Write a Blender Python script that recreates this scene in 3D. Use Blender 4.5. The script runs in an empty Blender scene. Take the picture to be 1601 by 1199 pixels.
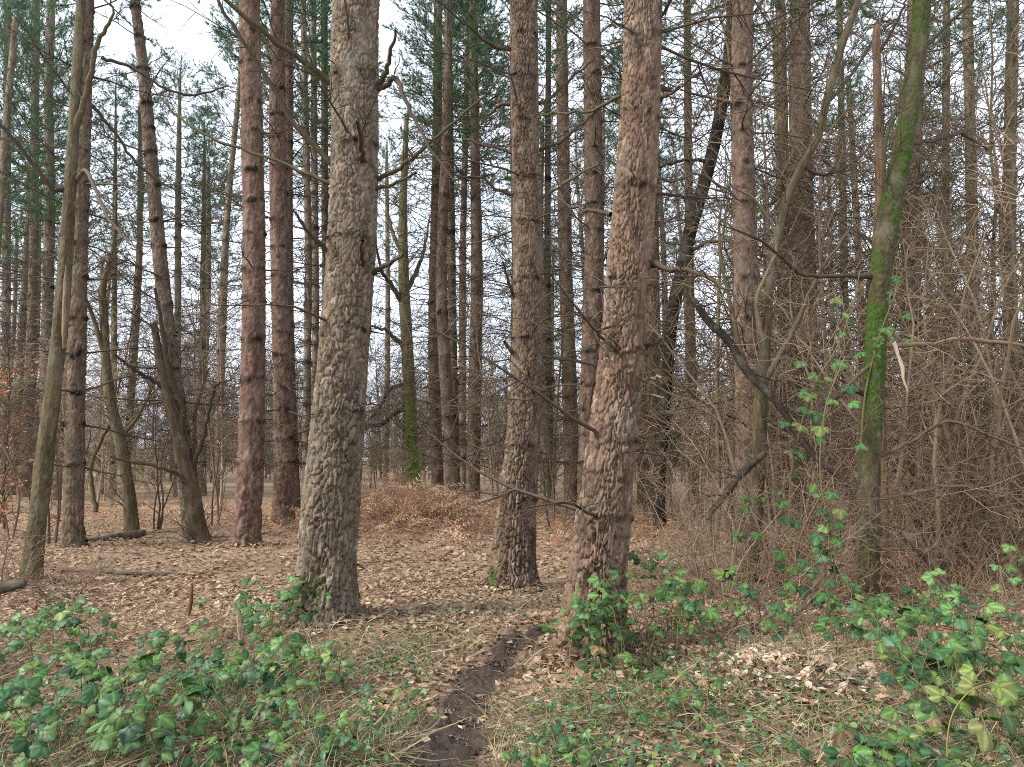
import bpy, math, random
import numpy as np
from mathutils import Vector, Matrix

# ------------------------------------------------------------------ camera, sky, sun, exposure
SC = bpy.context.scene
COL = SC.collection
CAM_H, FPX, PITCH = 1.55, 1156.0, math.atan(115.5 / 1156.0)
cam_data = bpy.data.cameras.new('camera')
cam_data.sensor_fit = 'HORIZONTAL'; cam_data.sensor_width = 36.0
cam_data.lens = 36.0 * FPX / 1601.0
cam_data.clip_start = 0.05; cam_data.clip_end = 2000.0
cam = bpy.data.objects.new('camera', cam_data); COL.objects.link(cam)
cam.location = (0, 0, CAM_H); cam.rotation_euler = (math.pi / 2 + PITCH, 0, 0)
SC.camera = cam

SUN_DIR = Vector((-0.72, -0.34, 0.80)).normalized()      # towards the veiled sun
SUN_EL = math.asin(SUN_DIR.z); SUN_ROT = math.atan2(SUN_DIR.x, SUN_DIR.y)
world = bpy.data.worlds.new('World'); SC.world = world; world.use_nodes = True
wn, wl = world.node_tree.nodes, world.node_tree.links
wn.clear()
w_out = wn.new('ShaderNodeOutputWorld'); w_bg = wn.new('ShaderNodeBackground')
w_sky = wn.new('ShaderNodeTexSky'); w_sky.sky_type = 'NISHITA'; w_sky.sun_disc = False
w_sky.sun_elevation = SUN_EL; w_sky.sun_rotation = SUN_ROT
w_sky.air_density = 1.0; w_sky.dust_density = 2.0; w_sky.ozone_density = 1.0
w_hsv = wn.new('ShaderNodeHueSaturation'); w_hsv.inputs['Saturation'].default_value = 0.40
w_bg.inputs['Strength'].default_value = 0.15
wl.new(w_sky.outputs[0], w_hsv.inputs['Color'])
# an even veil of high cloud over the whole sky
w_tc = wn.new('ShaderNodeTexCoord'); w_no = wn.new('ShaderNodeTexNoise'); w_no.inputs['Scale'].default_value = 3.0; w_no.inputs['Detail'].default_value = 5
wl.new(w_tc.outputs['Generated'], w_no.inputs['Vector'])
w_cl = wn.new('ShaderNodeValToRGB'); w_cl.color_ramp.elements[0].position = 0.3; w_cl.color_ramp.elements[1].position = 0.7
w_cl.color_ramp.elements[0].color = (2.25, 2.55, 3.05, 1); w_cl.color_ramp.elements[1].color = (2.75, 3.0, 3.4, 1)
wl.new(w_no.outputs['Fac'], w_cl.inputs['Fac'])
w_mx = wn.new('ShaderNodeMix'); w_mx.data_type = 'RGBA'; w_mx.inputs[0].default_value = 0.85
wl.new(w_hsv.outputs[0], w_mx.inputs[6]); wl.new(w_cl.outputs[0], w_mx.inputs[7]); wl.new(w_mx.outputs[2], w_bg.inputs['Color'])
wl.new(w_bg.outputs[0], w_out.inputs['Surface'])

sun_data = bpy.data.lights.new('sun', 'SUN'); sun_data.energy = 1.5; sun_data.angle = math.radians(14)
sun_data.color = (1.0, 0.96, 0.90)
sun = bpy.data.objects.new('sun', sun_data); COL.objects.link(sun)
sun.rotation_euler = SUN_DIR.to_track_quat('Z', 'Y').to_euler()

SC.view_settings.view_transform = 'Standard'; SC.view_settings.look = 'None'
SC.view_settings.gamma = 1.0; SC.view_settings.use_curve_mapping = False
SC.view_settings.exposure = 1.8
SC.render.engine = 'CYCLES'
SC.cycles.max_bounces = 5; SC.cycles.diffuse_bounces = 3; SC.cycles.glossy_bounces = 2
SC.cycles.transmission_bounces = 3; SC.cycles.transparent_max_bounces = 4
SC.cycles.use_denoising = False
SC.cycles.filter_width = 1.0

# ------------------------------------------------------------------ maths helpers
F_ = np.array([0.0, math.cos(PITCH), math.sin(PITCH)])
U_ = np.array([0.0, -math.sin(PITCH), math.cos(PITCH)])
R_ = np.array([1.0, 0.0, 0.0])
CAM = np.array([0.0, 0.0, CAM_H])


def P(px, py, depth):
    """world point that stands `depth` metres ahead and is seen at photo pixel (px, py)"""
    d = R_ * ((px - 800.5) / FPX) + U_ * ((599.5 - py) / FPX) + F_
    return CAM + d * (depth / d[1])


def PR(p, wpx):
    return 0.5 * wpx * float(np.dot(p - CAM, F_)) / FPX


def GD(py):
    """distance of flat ground seen at photo row py"""
    d = U_ * ((599.5 - py) / FPX) + F_
    return float(-CAM_H / d[2] * d[1])


def hash01(*k):
    h = np.zeros(np.broadcast(*k).shape, dtype=np.uint64)
    for i, a in enumerate(k):
        a = np.asarray(a).astype(np.int64).astype(np.uint64)
        h = (h ^ (a * np.uint64(0x9E3779B97F4A7C15 + 2 * i))) * np.uint64(0xBF58476D1CE4E5B9)
        h = h ^ (h >> np.uint64(29))
    h = h * np.uint64(0x94D049BB133111EB); h = h ^ (h >> np.uint64(32))
    return (h & np.uint64(0xFFFFFF)).astype(np.float64) / float(0xFFFFFF)


def vnoise(x, y, z=0.0, seed=0):
    x, y, z = np.broadcast_arrays(np.asarray(x, float), np.asarray(y, float), np.asarray(z, float))
    xi, yi, zi = np.floor(x), np.floor(y), np.floor(z)
    fx, fy, fz = x - xi, y - yi, z - zi
    fx, fy, fz = [f * f * (3 - 2 * f) for f in (fx, fy, fz)]
    xi, yi, zi = [a.astype(np.int64) for a in (xi, yi, zi)]
    r = 0
    for dx in (0, 1):
        for dy in (0, 1):
            for dz in (0, 1):
                wgt = (fx if dx else 1 - fx) * (fy if dy else 1 - fy) * (fz if dz else 1 - fz)
                r = r + wgt * hash01(xi + dx, yi + dy, zi + dz, np.full(xi.shape, seed))
    return r * 2 - 1


PATH_PX = [(650, 1330), (688, 1220), (705, 1165), (722, 1110), (748, 1060), (785, 1020), (828, 996), (880, 975)]
PATH_W = [0.27, 0.23, 0.18, 0.15, 0.15, 0.165, 0.14, 0.06]
PATH_C = np.array([P(x, y, GD(y))[:2] for x, y in PATH_PX])


def path_dist(x, y):
    x = np.asarray(x, float); y = np.asarray(y, float)
    best = np.full(np.broadcast(x, y).shape, 1e9)
    for i in range(len(PATH_C) - 1):
        a, b = PATH_C[i], PATH_C[i + 1]; ab = b - a
        t = np.clip(((x - a[0]) * ab[0] + (y - a[1]) * ab[1]) / (ab @ ab), 0, 1)
        wd = PATH_W[i] + (PATH_W[i + 1] - PATH_W[i]) * t
        best = np.minimum(best, np.hypot(x - a[0] - ab[0] * t, y - a[1] - ab[1] * t) / wd)
    return best


FEET = [(*P(504, 975, GD(975))[:2], 0.45), (*P(799, 918, GD(918))[:2], 0.42), (*P(922, 1018, 6.05)[:2], 0.42), (*P(384, 858, GD(858))[:2], 0.45), (*P(1352, 952, GD(952))[:2], 0.35), (*P(48, 912, GD(912))[:2], 0.35)]


def gz(x, y):
    x = np.asarray(x, float); y = np.asarray(y, float)
    fade = np.clip(1.6 - y / 40.0, 0.25, 1)
    z = fade * (0.05 * vnoise(x * 0.55, y * 0.55, 0, 3) + 0.025 * vnoise(x * 1.7, y * 1.7, 0, 4) + 0.012 * vnoise(x * 5, y * 5, 0, 5))
    z = z + 0.42 * np.exp(-(((x + 2.1) / 1.9) ** 2 + ((y - 15.6) / 2.4) ** 2))
    z = z + 0.20 * np.exp(-(((x - 1.75) / 0.55) ** 2 + ((y - 5.0) / 0.55) ** 2)) + 0.10 * np.exp(-(((x - 2.6) / 1.0) ** 2 + ((y - 5.6) / 1.0) ** 2))
    for fx, fy, fr in FEET: z = z + 0.09 * np.exp(-((x - fx) ** 2 + (y - fy) ** 2) / fr ** 2)
    z = z - 0.045 * np.exp(-(path_dist(x, y) / 1.3) ** 2)
    return z


def gzf(x, y):
    return float(gz(np.array([x]), np.array([y]))[0])


def nrm(v):
    v = np.asarray(v, float)
    return v / np.maximum(np.linalg.norm(v, axis=-1, keepdims=True), 1e-9)


# ------------------------------------------------------------------ mesh helpers
def raw_mesh(name, verts, quads=None, tris=None, mats=(), tint=None, attrs=None, smooth=True):
    me = bpy.data.meshes.new(name)
    nq = 0 if quads is None else len(quads); nt = 0 if tris is None else len(tris)
    me.vertices.add(len(verts)); me.vertices.foreach_set('co', np.ascontiguousarray(verts, np.float32).ravel())
    idx = []; tot = []
    if nq: idx.append(np.asarray(quads).ravel()); tot.append(np.full(nq, 4))
    if nt: idx.append(np.asarray(tris).ravel()); tot.append(np.full(nt, 3))
    idx = np.concatenate(idx).astype(np.int32); tot = np.concatenate(tot).astype(np.int32)
    st = np.concatenate([[0], np.cumsum(tot)[:-1]]).astype(np.int32)
    me.loops.add(len(idx)); me.loops.foreach_set('vertex_index', idx)
    me.polygons.add(len(tot)); me.polygons.foreach_set('loop_start', st); me.polygons.foreach_set('loop_total', tot)
    me.polygons.foreach_set('use_smooth', np.full(len(tot), smooth))
    me.update(calc_edges=True)
    for m in mats: me.materials.append(m)
    if tint is not None:
        a = me.attributes.new('tint', 'FLOAT_COLOR', 'POINT')
        c = np.ones((len(verts), 4), np.float32); c[:, :3] = tint
        a.data.foreach_set('color', c.ravel())
    for k, v in (attrs or {}).items():
        a = me.attributes.new(k, 'FLOAT', 'POINT'); a.data.foreach_set('value', np.asarray(v, np.float32).ravel())
    return me


def obj(name, me, parent=None, loc=(0, 0, 0), color=None):
    o = bpy.data.objects.new(name, me); COL.objects.link(o)
    o.location = loc
    if parent is not None: o.parent = parent
    if color is not None: o.color = (*color, 1)
    return o


def thing(name, label, cat, loc=(0, 0, 0), group=None):
    o = bpy.data.objects.new(name, None); COL.objects.link(o); o.location = loc
    o.empty_display_size = 0.2
    return tag(o, label, cat, group)


def tag(o, label, cat=None, group=None, kind=None):
    o['label'] = label
    if cat: o['category'] = cat
    if group: o['group'] = group
    if kind: o['kind'] = kind
    return o


def copy_tree(root, loc, rotz=0.0, scale=1.0, label=None, group=None):
    r = root.copy(); COL.objects.link(r); r.location = loc; r.rotation_euler = (0, 0, rotz); r.scale = (scale,) * 3
    if label: r['label'] = label
    if group: r['group'] = group
    for ch in list(root.children):
        c = ch.copy(); COL.objects.link(c); c.parent = r
        for g in list(ch.children):
            d = g.copy(); COL.objects.link(d); d.parent = c
    return r


class Tubes:
    """collects polylines with radii and meshes them as tubes, batched"""
    def __init__(self, sides=3):
        self.items = []; self.sides = sides

    def add(self, pts, rad, tint=(1, 1, 1)):
        self.items.append((np.asarray(pts, float), np.asarray(rad, float), tint))

    def arrays(self):
        by = {}
        for p, r, t in self.items: by.setdefault(len(p), []).append((p, r, t))
        V = []; Q = []; C = []; off = 0; S = self.sides
        for n, lst in by.items():
            p = np.stack([a[0] for a in lst]); r = np.stack([a[1] for a in lst]); c = np.array([a[2] for a in lst])
            M = len(lst)
            T = np.empty_like(p); T[:, 1:-1] = p[:, 2:] - p[:, :-2]; T[:, 0] = p[:, 1] - p[:, 0]; T[:, -1] = p[:, -1] - p[:, -2]
            T = nrm(T)
            m = nrm(p[:, -1] - p[:, 0])
            ref = np.where(np.abs(m[:, 2:3]) > 0.75, np.array([[1.0, 0.1, 0]]), np.array([[0.05, 0.1, 1.0]]))
            N = nrm(np.cross(T, ref[:, None, :])); B = np.cross(T, N)
            a = np.arange(S) / S * 2 * math.pi
            ring = p[:, :, None] + r[:, :, None, None] * (N[:, :, None] * np.cos(a)[None, None, :, None] + B[:, :, None] * np.sin(a)[None, None, :, None])
            V.append(ring.reshape(-1, 3)); C.append(np.repeat(c, n * S, axis=0))
            i = np.arange(n - 1)[:, None] * S; k = np.arange(S)[None, :]; k2 = (k + 1) % S
            q = np.stack([i + k, i + k2, i + S + k2, i + S + k], -1).reshape(-1, 4)
            Q.append((q[None] + off + (np.arange(M) * n * S)[:, None, None]).reshape(-1, 4))
            off += M * n * S
        return np.concatenate(V), np.concatenate(Q), np.concatenate(C)

    def mesh(self, name, mat, origin=(0, 0, 0)):
        v, q, c = self.arrays()
        return raw_mesh(name, v - np.asarray(origin), quads=q, mats=[mat], tint=c)


def wander(p0, d, length, n, rng, curl=0.25, up=0.0):
    """a wavering polyline of n points"""
    p = np.array(p0, float); d = nrm(np.asarray(d, float)); out = [p.copy()]; s = length / (n - 1)
    for _ in range(n - 1):
        d = nrm(d + curl * np.array([rng.gauss(0, 1), rng.gauss(0, 1), rng.gauss(0, 1)]) * 0.6 + np.array([0, 0, up]))
        p = p + d * s; out.append(p.copy())
    return np.array(out)


def side_dir(t, rng, ang):
    t = nrm(t); r = np.array([rng.gauss(0, 1), rng.gauss(0, 1), rng.gauss(0, 1)])
    r = nrm(r - t * (r @ t)); return nrm(t * math.cos(ang) + r * math.sin(ang))


def twigs_on(tb, pts, rad, n, length, rng, level=1, up=0.02, curl=0.3, rmin=0.0015, t0=0.2, ang=(0.6, 1.2), tint=(1, 1, 1), npt=5, sub=3):
    pts = np.asarray(pts); m = len(pts)
    for _ in range(n):
        t = t0 + (1 - t0) * rng.random(); f = t * (m - 1); i = min(int(f), m - 2); w = f - i
        p = pts[i] * (1 - w) + pts[i + 1] * w
        rr = min(float(rad[i] * (1 - w) + rad[i + 1] * w) * 0.6, 0.014 * length + rmin)
        rr = max(rr, rmin * 1.25)
        L = length * rng.uniform(0.45, 1.15)
        q = wander(p, side_dir(pts[i + 1] - pts[i], rng, rng.uniform(*ang)), L, npt, rng, curl, up)
        r = np.linspace(rr, rmin, npt); tb.add(q, r, tint)
        if level > 0:
            twigs_on(tb, q, r, sub, length * 0.5, rng, level - 1, up, curl, rmin, 0.15, ang, tint, max(3, npt - 1), sub)


def scatter(name, variants, which, loc, rot, scale, tint, mat, attrs=None):
    """joins many small transformed copies of template pieces into one mesh"""
    V = []; Tt = []; C = []; off = 0
    for k, (tv, tf) in enumerate(variants):
        s = np.nonzero(which == k)[0]
        if not len(s): continue
        v = np.einsum('nij,vj->nvi', rot[s], tv) * np.asarray(scale[s])[:, None, None] + loc[s][:, None, :]
        V.append(v.reshape(-1, 3)); C.append(np.repeat(tint[s], len(tv), axis=0))
        Tt.append((tf[None] + off + (np.arange(len(s)) * len(tv))[:, None, None]).reshape(-1, 3)); off += len(s) * len(tv)
    return raw_mesh(name, np.concatenate(V), tris=np.concatenate(Tt), mats=[mat], tint=np.concatenate(C))


def rotmats(yaw, pitch, roll):
    cy, sy, cp, sp, cr, sr = np.cos(yaw), np.sin(yaw), np.cos(pitch), np.sin(pitch), np.cos(roll), np.sin(roll)
    o = np.zeros_like(yaw); e = np.ones_like(yaw)
    Rz = np.stack([np.stack([cy, -sy, o], -1), np.stack([sy, cy, o], -1), np.stack([o, o, e], -1)], -2)
    Rx = np.stack([np.stack([e, o, o], -1), np.stack([o, cp, -sp], -1), np.stack([o, sp, cp], -1)], -2)
    Ry = np.stack([np.stack([cr, o, sr], -1), np.stack([o, e, o], -1), np.stack([-sr, o, cr], -1)], -2)
    return Rz @ Rx @ Ry


# ------------------------------------------------------------------ materials
def mat_new(name):
    m = bpy.data.materials.new(name); m.use_nodes = True
    nt = m.node_tree; b = nt.nodes['Principled BSDF']
    return m, nt, nt.nodes, nt.links, b


def ramp(nodes, stops):
    r = nodes.new('ShaderNodeValToRGB'); e = r.color_ramp.elements
    while len(e) < len(stops): e.new(0.5)
    for el, (p, c) in zip(e, stops): el.position = p; el.color = (*c, 1)
    return r


def noise(nodes, links, vec, scale, detail=4, rough=0.6):
    n = nodes.new('ShaderNodeTexNoise'); n.inputs['Scale'].default_value = scale
    n.inputs['Detail'].default_value = detail; n.inputs['Roughness'].default_value = rough
    if vec is not None: links.new(vec, n.inputs['Vector'])
    return n


def mixc(nodes, links, fac, a, b, mode='MIX'):
    m = nodes.new('ShaderNodeMix'); m.data_type = 'RGBA'; m.blend_type = mode
    for sock, val in ((m.inputs[0], fac), (m.inputs[6], a), (m.inputs[7], b)):
        if hasattr(val, 'is_linked'): links.new(val, sock)
        elif isinstance(val, (int, float)): sock.default_value = val
        else: sock.default_value = (*val, 1)
    return m.outputs[2]


def bark_material(name, stops, stretch=0.35, cells=0.0, bump=0.5, moss_noise=1.0, rough=0.9, moss=((0.016, 0.034, 0.006), (0.045, 0.080, 0.012), (0.10, 0.15, 0.025))):
    m, nt, nd, lk, b = mat_new(name)
    tc = nd.new('ShaderNodeTexCoord'); mp = nd.new('ShaderNodeMapping'); mp.inputs['Scale'].default_value = (1, 1, stretch)
    lk.new(tc.outputs['Object'], mp.inputs['Vector'])
    n1 = noise(nd, lk, mp.outputs[0], 9, 6, 0.7); n2 = noise(nd, lk, tc.outputs['Object'], 85, 5, 0.75)
    at = nd.new('ShaderNodeAttribute'); at.attribute_name = 'plate'
    mm = nd.new('ShaderNodeMath'); mm.operation = 'MULTIPLY_ADD'; lk.new(at.outputs['Fac'], mm.inputs[0])
    mm.inputs[1].default_value = 0.40; lk.new(n1.outputs['Fac'], mm.inputs[2])
    m3 = nd.new('ShaderNodeMath'); m3.operation = 'MULTIPLY_ADD'; lk.new(n2.outputs['Fac'], m3.inputs[0])
    m3.inputs[1].default_value = 0.5; lk.new(mm.outputs[0], m3.inputs[2])
    m4 = nd.new('ShaderNodeMath'); m4.operation = 'SUBTRACT'; lk.new(m3.outputs[0], m4.inputs[0]); m4.inputs[1].default_value = 0.42
    rp = ramp(nd, stops); lk.new(m4.outputs[0], rp.inputs['Fac'])
    oi = nd.new('ShaderNodeObjectInfo')
    c = mixc(nd, lk, 1.0, rp.outputs['Color'], oi.outputs['Color'], 'MULTIPLY')
    n5 = noise(nd, lk, tc.outputs['Object'], 3.2, 6, 0.7); lr = nd.new('ShaderNodeMapRange'); lk.new(n5.outputs['Fac'], lr.inputs['Value']); lr.inputs['From Min'].default_value = 0.5; lr.inputs['From Max'].default_value = 0.72; lr.inputs['To Max'].default_value = 0.38
    c = mixc(nd, lk, lr.outputs[0], c, (0.24, 0.24, 0.19))       # grey green lichen bloom
    # moss and algae where the mesh says so
    ma = nd.new('ShaderNodeAttribute'); ma.attribute_name = 'moss'
    n3 = noise(nd, lk, tc.outputs['Object'], 14, 5, 0.75)
    s1 = nd.new('ShaderNodeMath'); s1.operation = 'MULTIPLY_ADD'; lk.new(n3.outputs['Fac'], s1.inputs[0]); s1.inputs[1].default_value = 1.3 * moss_noise; lk.new(ma.outputs['Fac'], s1.inputs[2])
    s2 = nd.new('ShaderNodeMapRange'); lk.new(s1.outputs[0], s2.inputs['Value'])
    s2.inputs['From Min'].default_value = 0.5 + 0.65 * moss_noise; s2.inputs['From Max'].default_value = 0.8 + 0.65 * moss_noise
    mr = ramp(nd, list(zip((0.3, 0.5, 0.7), moss))); lk.new(n2.outputs['Fac'], mr.inputs['Fac'])
    c = mixc(nd, lk, s2.outputs[0], c, mr.outputs['Color'])
    lk.new(c, b.inputs['Base Color'])
    b.inputs['Roughness'].default_value = rough; b.inputs['Specular IOR Level'].default_value = 0.25
    bp = nd.new('ShaderNodeBump'); bp.inputs['Strength'].default_value = bump; bp.inputs['Distance'].default_value = 0.012
    hsum = nd.new('ShaderNodeMath'); hsum.operation = 'MULTIPLY_ADD'; lk.new(n2.outputs['Fac'], hsum.inputs[0]); hsum.inputs[1].default_value = 0.5; lk.new(n1.outputs['Fac'], hsum.inputs[2])
    hh = hsum.outputs[0]
    if cells:
        vo = nd.new('ShaderNodeTexVoronoi'); vo.feature = 'DISTANCE_TO_EDGE'; vo.inputs['Scale'].default_value = cells
        mp2 = nd.new('ShaderNodeMapping'); mp2.inputs['Scale'].default_value = (1, 1, 0.45); lk.new(tc.outputs['Object'], mp2.inputs['Vector'])
        add = nd.new('ShaderNodeVectorMath'); add.operation = 'MULTIPLY_ADD'; lk.new(n1.outputs['Color'], add.inputs[0]); add.inputs[1].default_value = (0.06,) * 3
        lk.new(mp2.outputs[0], add.inputs[2]); lk.new(add.outputs[0], vo.inputs['Vector'])
        mr2 = nd.new('ShaderNodeMapRange'); lk.new(vo.outputs['Distance'], mr2.inputs['Value']); mr2.inputs['From Max'].default_value = 0.22
        h2 = nd.new('ShaderNodeMath'); h2.operation = 'MULTIPLY_ADD'; lk.new(mr2.outputs[0], h2.inputs[0]); h2.inputs[1].default_value = 1.0; lk.new(hh, h2.inputs[2])
        hh = h2.outputs[0]
    lk.new(hh, bp.inputs['Height']); lk.new(bp.outputs[0], b.inputs['Normal'])
    return m


PINE_STOPS = [(0.10, (0.022, 0.017, 0.013)), (0.36, (0.100, 0.078, 0.060)), (0.62, (0.205, 0.168, 0.132)), (0.92, (0.41, 0.362, 0.305))]
M_PINE_NEAR = bark_material('pine_bark_plated', PINE_STOPS, 0.5, 0, 0.9)
M_PINE = bark_material('pine_bark', PINE_STOPS, 0.4, 17, 0.9)
M_BARK = bark_material('smooth_bark', [(0.2, (0.05, 0.04, 0.028)), (0.5, (0.13, 0.105, 0.075)), (0.8, (0.24, 0.20, 0.15))], 0.3, 0, 0.6)
M_OAK = bark_material('mossy_oak_bark', [(0.2, (0.05, 0.04, 0.028)), (0.5, (0.13, 0.105, 0.075)), (0.8, (0.24, 0.20, 0.15))], 0.3, 0, 0.6, moss=((0.05, 0.095, 0.010), (0.12, 0.20, 0.022), (0.20, 0.29, 0.04)))
M_DEAD = bark_material('dead_wood', [(0.2, (0.05, 0.035, 0.025)), (0.5, (0.14, 0.10, 0.075)), (0.8, (0.30, 0.25, 0.20))], 0.15, 0, 0.7)


def tinted(name, base, rough=0.85, spec=0.25, translucent=0.0, vary=0.25, objcol=False, nscale=30):
    m, nt, nd, lk, b = mat_new(name)
    at = nd.new('ShaderNodeAttribute'); at.attribute_name = 'tint'
    tc = nd.new('ShaderNodeTexCoord'); n1 = noise(nd, lk, tc.outputs['Object'], nscale, 3)
    rp = ramp(nd, [(0.25, tuple(c * (1 - vary) for c in base)), (0.75, tuple(min(1, c * (1 + vary)) for c in base))]); lk.new(n1.outputs['Fac'], rp.inputs['Fac'])
    c = mixc(nd, lk, 1.0, rp.outputs['Color'], at.outputs['Color'], 'MULTIPLY')
    if objcol:
        oi = nd.new('ShaderNodeObjectInfo'); c = mixc(nd, lk, 1.0, c, oi.outputs['Color'], 'MULTIPLY')
    lk.new(c, b.inputs['Base Color']); b.inputs['Roughness'].default_value = rough; b.inputs['Specular IOR Level'].default_value = spec
    if translucent:
        tr = nd.new('ShaderNodeBsdfTranslucent'); lk.new(c, tr.inputs['Color'])
        mx = nd.new('ShaderNodeMixShader'); mx.inputs[0].default_value = translucent
        lk.new(b.outputs[0], mx.inputs[1]); lk.new(tr.outputs[0], mx.inputs[2]); lk.new(mx.outputs[0], nd['Material Output'].inputs['Surface'])
    return m


M_TWIG = tinted('twig_bark', (0.15, 0.122, 0.094), objcol=True)
M_NEEDLE = tinted('pine_needles', (0.082, 0.170, 0.080), 0.5, 0.3, 0.4)
M_LITTER = tinted('fallen_leaves', (1, 1, 1), 0.75, 0.25, 0.12, 0.18, nscale=60)
M_GRASS = tinted('dry_grass', (1, 1, 1), 0.7, 0.25, 0.2, 0.15)
M_LEAF = tinted('bramble_leaf', (1, 1, 1), 0.48, 0.38, 0.22, 0.3, objcol=True, nscale=22)
M_SMALL = tinted('small_green_leaves', (1, 1, 1), 0.45, 0.4, 0.2, 0.2)


def ground_material():
    m, nt, nd, lk, b = mat_new('forest_floor')
    tc = nd.new('ShaderNodeTexCoord')
    n1 = noise(nd, lk, tc.outputs['Object'], 0.7, 5, 0.6); n2 = noise(nd, lk, tc.outputs['Object'], 18, 6, 0.75)
    vo = nd.new('ShaderNodeTexVoronoi'); vo.inputs['Scale'].default_value = 19; lk.new(tc.outputs['Object'], vo.inputs['Vector'])
    r1 = ramp(nd, [(0.25, (0.085, 0.056, 0.036)), (0.5, (0.20, 0.138, 0.09)), (0.75, (0.36, 0.27, 0.185))]); lk.new(n2.outputs['Fac'], r1.inputs['Fac'])
    r2 = ramp(nd, [(0.3, (0.85, 0.74, 0.64)), (0.6, (1.0, 0.97, 0.92)), (0.8, (0.92, 1.0, 0.78))]); lk.new(n1.outputs['Fac'], r2.inputs['Fac'])
    c = mixc(nd, lk, 1.0, r1.outputs['Color'], r2.outputs['Color'], 'MULTIPLY')
    vr = ramp(nd, [(0.0, (0.16, 0.10, 0.06)), (0.35, (0.34, 0.24, 0.155)), (0.7, (0.27, 0.175, 0.11)), (1.0, (0.46, 0.36, 0.26))]); lk.new(vo.outputs['Color'], vr.inputs['Fac'])
    c = mixc(nd, lk, 0.55, c, vr.outputs['Color'])
    lk.new(c, b.inputs['Base Color']); b.inputs['Roughness'].default_value = 0.95; b.inputs['Specular IOR Level'].default_value = 0.15
    bp = nd.new('ShaderNodeBump'); bp.inputs['Strength'].default_value = 0.8; bp.inputs['Distance'].default_value = 0.03
    lk.new(n2.outputs['Fac'], bp.inputs['Height']); lk.new(bp.outputs[0], b.inputs['Normal'])
    return m


def soil_material():
    m, nt, nd, lk, b = mat_new('bare_soil')
    at = nd.new('ShaderNodeAttribute'); at.attribute_name = 'margin'
    tc = nd.new('ShaderNodeTexCoord'); n2 = noise(nd, lk, tc.outputs['Object'], 25, 7, 0.75)
    r1 = ramp(nd, [(0.28, (0.016, 0.011, 0.008)), (0.5, (0.045, 0.031, 0.022)), (0.72, (0.11, 0.078, 0.054))]); lk.new(n2.outputs['Fac'], r1.inputs['Fac'])
    r2 = ramp(nd, [(0.3, (0.07, 0.045, 0.03)), (0.5, (0.15, 0.10, 0.065)), (0.7, (0.27, 0.19, 0.125))]); lk.new(n2.outputs['Fac'], r2.inputs['Fac'])
    sm = nd.new('ShaderNodeMath'); sm.operation = 'MULTIPLY_ADD'; lk.new(n2.outputs['Fac'], sm.inputs[0]); sm.inputs[1].default_value = 1.2; lk.new(at.outputs['Fac'], sm.inputs[2])
    sr = nd.new('ShaderNodeMapRange'); lk.new(sm.outputs[0], sr.inputs['Value']); sr.inputs['From Min'].default_value = 1.0; sr.inputs['From Max'].default_value = 1.5
    c = mixc(nd, lk, sr.outputs[0], r1.outputs['Color'], r2.outputs['Color'])
    lk.new(c, b.inputs['Base Color']); b.inputs['Roughness'].default_value = 0.8; b.inputs['Specular IOR Level'].default_value = 0.3
    bp = nd.new('ShaderNodeBump'); bp.inputs['Strength'].default_value = 0.9; bp.inputs['Distance'].default_value = 0.02
    lk.new(n2.outputs['Fac'], bp.inputs['Height']); lk.new(bp.outputs[0], b.inputs['Normal'])
    return m


# ------------------------------------------------------------------ ground and path
def grid_quads(nx, ny):
    i = np.arange(nx - 1)[None, :]; j = np.arange(ny - 1)[:, None]; a = j * nx + i
    return np.stack([a, a + 1, a + nx + 1, a + nx], -1).reshape(-1, 4)


u = np.linspace(-1, 1, 191); gx = np.sinh(u * 5.0) / math.sinh(5.0) * 300
v = np.linspace(0, 1, 231); gy = -12 + (np.exp(v * 4.4) - 1) / (math.exp(4.4) - 1) * 330
X, Y = np.meshgrid(gx, gy)
ground = obj('ground', raw_mesh('ground', np.stack([X.ravel(), Y.ravel(), gz(X.ravel(), Y.ravel())], -1), quads=grid_quads(191, 231), mats=[ground_material()]))
tag(ground, 'brown forest floor under the pines', kind='structure')

cl = []
for i in range(len(PATH_C) - 1):
    for t in np.linspace(0, 1, 26)[:-1]: cl.append(np.append(PATH_C[i] + (PATH_C[i + 1] - PATH_C[i]) * t, PATH_W[i] + (PATH_W[i + 1] - PATH_W[i]) * t))
cl = np.array(cl)
for _ in range(12): cl[1:-1] = (cl[:-2] + 2 * cl[1:-1] + cl[2:]) / 4
tn = nrm(np.gradient(cl[:, :2], axis=0)); pn = np.stack([tn[:, 1], -tn[:, 0]], -1)
sv = np.linspace(-1.9, 1.9, 41)
px_ = cl[:, None, 0] + pn[:, None, 0] * sv[None] * cl[:, None, 2]; py_ = cl[:, None, 1] + pn[:, None, 1] * sv[None] * cl[:, None, 2]
edge = np.abs(sv)[None] + 0.55 * vnoise(px_ * 5, py_ * 5, 0, 11) + 0.45 * vnoise(px_ * 17, py_ * 17, 0, 12)
endf = np.clip((len(cl) - 1 - np.arange(len(cl))) / 12.0, 0, 1)[:, None]
ph = 0.028 * np.clip((1.45 - edge) / 0.6, -1.2, 1) * endf - 0.03 * (1 - endf) + 0.032 * vnoise(px_ * 11, py_ * 11, 0, 13) + 0.016 * vnoise(px_ * 55, py_ * 55, 0, 14)
pz = gz(px_, py_) + ph
path = obj('path', raw_mesh('path', np.stack([px_.ravel(), py_.ravel(), pz.ravel()], -1), quads=grid_quads(41, len(cl))[:, ::-1], mats=[soil_material()], attrs={'margin': np.clip((np.abs(sv)[None] * 0.8 + 0.5 * vnoise(px_ * 4, py_ * 4, 0, 16) - 0.25) / 0.8 + (1 - endf), 0, 1).ravel()}))
tag(path, 'narrow trodden path of dark bare soil', kind='structure')


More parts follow.
